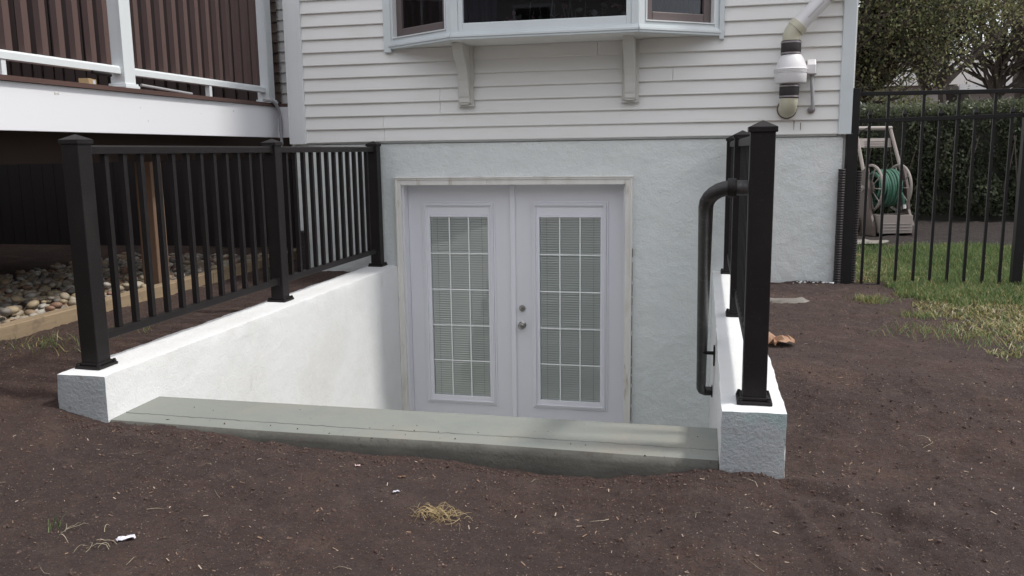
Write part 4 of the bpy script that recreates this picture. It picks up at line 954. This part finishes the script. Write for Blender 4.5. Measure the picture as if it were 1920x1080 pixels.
mb = MB(); mb.box(-.165, .165, -.235, -.222, .03, .205).box(-.165, .165, -.02, -.008, .03, .205).box(-.165, -.152, -.222, -.02, .03, .205).box(.152, .165, -.222, -.02, .03, .205).box(-.165, .165, -.222, -.02, .03, .045)
for k in range(3): mb.box(-.155, .155, -.240, -.236, .06+.03*k, .068+.03*k)
mb.build('tray', M['reel_grey'], hs, bevel=.004)
mb = MB(); mb.tube([(-.217, .02, .46), (-.27, .02, .46), (-.27, .02, .40), (-.31, .02, .40)], .010, 8); mb.lathe([(.03, 0), (.03, .02)], (-.218, .02, .46), (-1, 0, 0), 14); mb.build('crank', M['reel_grey'], hs)
for sx in (-1, 1): MB().lathe([(.075, -.02), (.085, -.012), (.085, .012), (.075, .02)], (sx*.235, .13, .085), (1, 0, 0), 18).build('wheel', M['reel_brown'], hs, smooth=True)
hs.location = (2.745, 2.62, .03); hs.rotation_euler = (0, 0, R(19))

mx_ = np.arange(1.9, 11, .07); my_ = np.arange(1.95, 5.3, .05); MX, MY = np.meshgrid(mx_, my_)
wave = .10*vnoise(MX, MY*0, 2.0, 71)*np.exp(-(MY-1.95)*6)
MZ = ground_h(MX, MY)+.012+.02*vnoise(MX, MY, 11, 72)-.03*np.exp(-(MY-1.95)*12); mi_ = np.arange(MX.size).reshape(MX.shape)
o = link('mulch_bed', fastmesh('mulch_bed', np.stack([MX.ravel(), (MY+wave).ravel(), MZ.ravel()], 1), np.stack([mi_[:-1, :-1], mi_[:-1, 1:], mi_[1:, 1:], mi_[1:, :-1]], -1).reshape(-1, 4), M['mulch'], smooth=True)); o['kind'] = 'structure'
# ------------------------------------------------------------------ HEDGE, TREES, FAR HOUSES
LV = np.array([(0, -.5, 0), (.28, 0, .06), (0, .5, 0), (-.28, 0, .06)]); LF = np.array([(0, 1, 2, 3)])
def leaves(name, P, smin, smax, mats, probs, parent=None, tilt=1.2, off=None):
    n = len(P); s = smin+(smax-smin)*rng.random(n); V, F = instances(LV, LF, P, rand_rot(n, tilt), np.c_[s, s, s])
    if off is not None: V = V-off
    return link(name, fastmesh(name, V, F, mats, rng.choice(len(mats), n, p=probs)), parent)
hd = thing('hedge', 'dense dark green leafy hedge running behind the black fence', 'hedge', (5.5, 4.2, .04))
hh = lambda x: 1.29+.02*(x-2.6)
core = MB(); 
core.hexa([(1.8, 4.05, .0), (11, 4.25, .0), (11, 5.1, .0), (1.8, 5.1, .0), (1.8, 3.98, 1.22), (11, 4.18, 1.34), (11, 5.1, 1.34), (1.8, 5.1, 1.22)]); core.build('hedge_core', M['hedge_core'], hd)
n = 36000; x = 1.8+6.0*rng.random(n)**1.1; z = .12+1.2*rng.random(n); bump_ = .16*vnoise(x, z, 3, 61)+.10*vnoise(x, z, 8, 62)
y = 3.93+.02*(x-1.8)+bump_+.14*rng.random(n)-.02
P1 = np.c_[x, y, z]
n2 = 15000; x = 1.8+6.0*rng.random(n2); y = 3.95+1.1*rng.random(n2); z = hh(x)+.09*vnoise(x, y, 4, 63)+.08*rng.normal(0, .5, n2)
P1 = np.concatenate([P1, np.c_[x, y, z]])
o = leaves('foliage', P1, .030, .062, [M['hedge_leaf'], M['hedge_leaf2'], M['leaf_dark']], [.60, .10, .30], hd, 1.3, np.array(world_loc(hd)))
o['kind'] = 'stuff'
mb = MB()
for k in range(40):
    x = 1.9+.16*k+random.uniform(-.05, .05); mb.tube([(x, 4.15, .0), (x+random.uniform(-.1, .1), 4.0, .5), (x+random.uniform(-.2, .2), 3.95, 1.0)], [.012, .009, .005], 5)
mb.build('hedge_stem', M['bark'], hd)

def tree(name, label, base, height, spread, lean, nlimb, depth, leafn, lsize, mats, probs, crown_fn, trunk_r=.14, fork=.25, seed=1, group=None, droop=0, leafsd=.16, clusters=None):
    r_ = random.Random(seed); t = thing(name, label, 'tree', base, group); mb = MB(); tips = []
    def grow(p, d, L, rad, lev):
        n_ = 5; pts = [p]; q_ = p; dd2 = d
        for i in range(n_):
            dd2 = (dd2+Vector((r_.gauss(0, .13), r_.gauss(0, .13), r_.gauss(0, .08)+(.03 if lev < 2 else -droop)))).normalized(); q_ = q_+dd2*L/n_; pts.append(q_)
            if lev >= depth-2: tips.append(q_)
        mb.tube(pts, [rad*(1-.45*i/n_) for i in range(n_+1)], 8 if lev < 2 else 4, False)
        if lev < depth:
            for c in range(nlimb if lev == 0 else r_.choice((2, 3, 3))):
                k = pts[r_.choice((3, 4, 5))] if lev else pts[-1]
                a = r_.uniform(0, 6.28); nd = (dd2+Vector((math.cos(a), math.sin(a), r_.uniform(-.1, .35)))*spread).normalized()
                grow(k, nd, L*r_.uniform(.62, .85) if lev else height*.34*r_.uniform(.8, 1.2), rad*.52, lev+1)
    b = Vector(base); grow(b, Vector(lean).normalized(), height*fork, trunk_r, 0)
    if clusters:
        (cx_, cy_, cz_), (sx_, sy_, sz_), nc = clusters
        for c in range(nc):
            v = Vector((r_.gauss(0, 1), r_.gauss(0, 1), r_.gauss(0, 1))).normalized()*r_.random()**.4
            p1 = Vector((cx_+v.x*sx_, cy_+v.y*sy_, cz_+v.z*sz_)); p0 = b+Vector(lean).normalized()*r_.uniform(height*fork*.9, height*fork*1.5)
            md = (p0+p1)/2+Vector((r_.gauss(0, .14), r_.gauss(0, .14), r_.gauss(-.12, .14))); W = [p0.lerp(md, .5)+Vector((r_.gauss(0, .08), r_.gauss(0, .08), r_.gauss(0, .06))), md, md.lerp(p1, .5)+Vector((r_.gauss(0, .09), r_.gauss(0, .09), r_.gauss(0, .07)))]
            mb.tube([p0]+W+[p1], [.030, .024, .016, .009, .004], 4, False)
            for z_ in range(4):
                q2 = p1+(p1-md).normalized()*r_.uniform(-.25, .2); q3 = q2+Vector((r_.gauss(0, .25), r_.gauss(0, .25), r_.gauss(0, .16))); mb.tube([q2, q3], [.006, .002], 3, False)
                tips.append(q3); tips.append((q2+q3)/2)
            tips += [p1]*2
    mb.build('trunk', M['bark'], t, smooth=True)
    T = np.array([tuple(v) for v in tips]); k = rng.integers(0, len(T), leafn); P = T[k]+rng.normal(0, leafsd, (leafn, 3))
    if crown_fn is not None: P = np.concatenate([P[crown_fn(P)]])
    leaves('crown', P, lsize*.6, lsize*1.3, mats, probs, t, 1.3, np.array(b))
    return t
LM = [M['leaf_dark'], M['leaf_mid'], M['leaf_light'], M['leaf_brown']]
tree('evergreen_tree', 'dark dense evergreen tree overhanging the hedge right beside the house corner', (3.5, 7.6, 0), 5.2, .95, (-.1, 0, 1), 7, 5, 50000, .056, LM, [.28, .46, .20, .06], lambda P: P[:, 2] > 1.55+.25*vnoise(P[:, 0], P[:, 1], 2, 5), .14, .32, 5, None, .02, .15, ((3.35, 6.9, 3.1), (1.35, 1.2, 1.5), 260))
tree('leaning_tree', 'olive green tree with a thin trunk leaning left above the hedge', (4.75, 8.0, 0), 4.6, .9, (-.28, 0, 1), 5, 5, 24000, .055, LM, [.08, .46, .41, .05], lambda P: P[:, 2] > 1.6, .10, .42, 8, None, .01, .17, ((4.85, 8.2, 3.5), (1.25, .9, 1.4), 105))
tree('broad_tree', 'broad tree with thick grey trunk and upward spreading limbs at the right edge', (6.25, 11.2, 0), 7.0, .62, (.0, 0, 1), 9, 5, 26000, .065, LM, [.05, .40, .50, .05], lambda P: P[:, 2] > 1.9, .24, .26, 3, None, -.02, .2, ((6.3, 11, 4.0), (2.6, 1.4, 1.7), 85))
# low yellow-green bushes past the hedge
def bush(x, y, z, sx, sz, label, seed):
    t = thing('bush', label, 'bush', (x, y, 0), 'bushes beyond the hedge'); rr2 = np.random.default_rng(seed); k = 5500
    v = rr2.normal(0, 1, (k, 3)); v /= np.linalg.norm(v, axis=1)[:, None]; P = v*(.65+.4*rr2.random((k, 1)))*np.array([sx, sx*.7, sz])+np.array([0, 0, z]); P = P[P[:, 2] > .1]
    leaves('foliage', P, .05, .09, [M['leaf_light'], M['leaf_mid'], M['leaf_brown']], [.52, .40, .08], t, 1.3)
    mb = MB()
    for q_ in range(7): mb.tube([(x, y, 0), (x+random.uniform(-.4, .4)*sx, y, z+random.uniform(0, .4)*sz)], [.03, .012], 5)
    mb.build('stem', M['bark'], t)
bush(4.1, 9.4, 1.0, 1.0, .85, 'yellow-green bush rising just over the hedge nearest the house', 31)
bush(5.6, 9.0, .95, .8, .65, 'low yellow-green bush over the hedge in front of the broad tree', 32)
bush(7.4, 9.8, .95, .9, .75, 'yellow-green bush over the hedge at the right edge of the picture', 33)

fh = thing('far_house', 'distant taupe house with grey roof and white trim behind the broad tree', 'house', (10, 20, 0))
MB().box(8.2, 16, 20, 28, 0, 2.5).build('wall', M['far_wall'], fh)
MB().prism([(19.5, 2.45), (28.5, 2.45), (24, 3.7)], 'x', 7.8, 16.4).build('roof', M['far_roof'], fh)
MB().box(7.75, 16.4, 19.42, 19.5, 2.38, 2.55).build('fascia', M['far_white'], fh)
MB().box(10.2, 11.4, 19.95, 19.995, 1.2, 2.3).build('window', M['far_white'], fh)
f2 = thing('far_house', 'distant low house with a white fan window just above the hedge', 'house', (4.5, 19, 0))
MB().box(2.5, 7.2, 19, 24, 0, 2.6).build('wall', M['far_wall'], f2)
MB().prism([(18.6, 2.5), (24.4, 2.5), (21.5, 3.6)], 'x', 2.2, 7.5).build('roof', M['far_roof'], f2)
mb = MB(); cx_, cz_ = 5.05, 1.62
mb.tube([(cx_+.32*math.cos(a), 18.96, cz_+.32*math.sin(a)) for a in np.linspace(0, 2*math.pi, 25)], .025, 5, False)
for k in range(8): a = k*math.pi/4; mb.tube([(cx_, 18.96, cz_), (cx_+.32*math.cos(a), 18.96, cz_+.32*math.sin(a))], .018, 5)
mb.build('fan_window', M['far_white'], f2)

# ------------------------------------------------------------------ BEHIND THE PHOTOGRAPHER: unseen house and trees added to close off the low sky
nh = thing('sky_blocker_house', 'brown sided house added behind the viewpoint to close off the low sky', 'house', (-2, -20, 0))
MB().box(-13, 3.5, -24, -17, -.9, 5.4).build('wall', M['far_wall'], nh)
MB().prism([(-24.6, 5.3), (-16.4, 5.3), (-20.5, 8.4)], 'x', -13.5, 4.0).build('roof', M['far_roof'], nh)
for xx in (-10.5, -7, -3.5, 0, 2):
    for zz in (.6, 3.3):
        f_ = MB().box(xx-.55, xx+.55, -17.0, -16.94, zz, zz+1.4).build('window', M['far_white'], nh); MB().box(xx-.46, xx+.46, -16.939, -16.93, zz+.09, zz+1.31).build('pane', M['interior'], f_)
for i_, (xx, yy, lab_) in enumerate(((6.5, -15, 'tall leafy tree added behind the viewpoint to close off the low sky'), (11, -9, 'leafy tree added far to the right behind the viewpoint as sky blocker'))):
    tree('sky_blocker_tree', lab_, (xx, yy, -.8), 6.5, .8, (0, 0, 1), 6, 4, 14000, .17, LM, [.3, .5, .15, .05], None, .2, .3, 40+i_, 'added trees behind the viewpoint', 0, .3, ((xx, yy, 4.0), (2.8, 2.6, 2.3), 90))
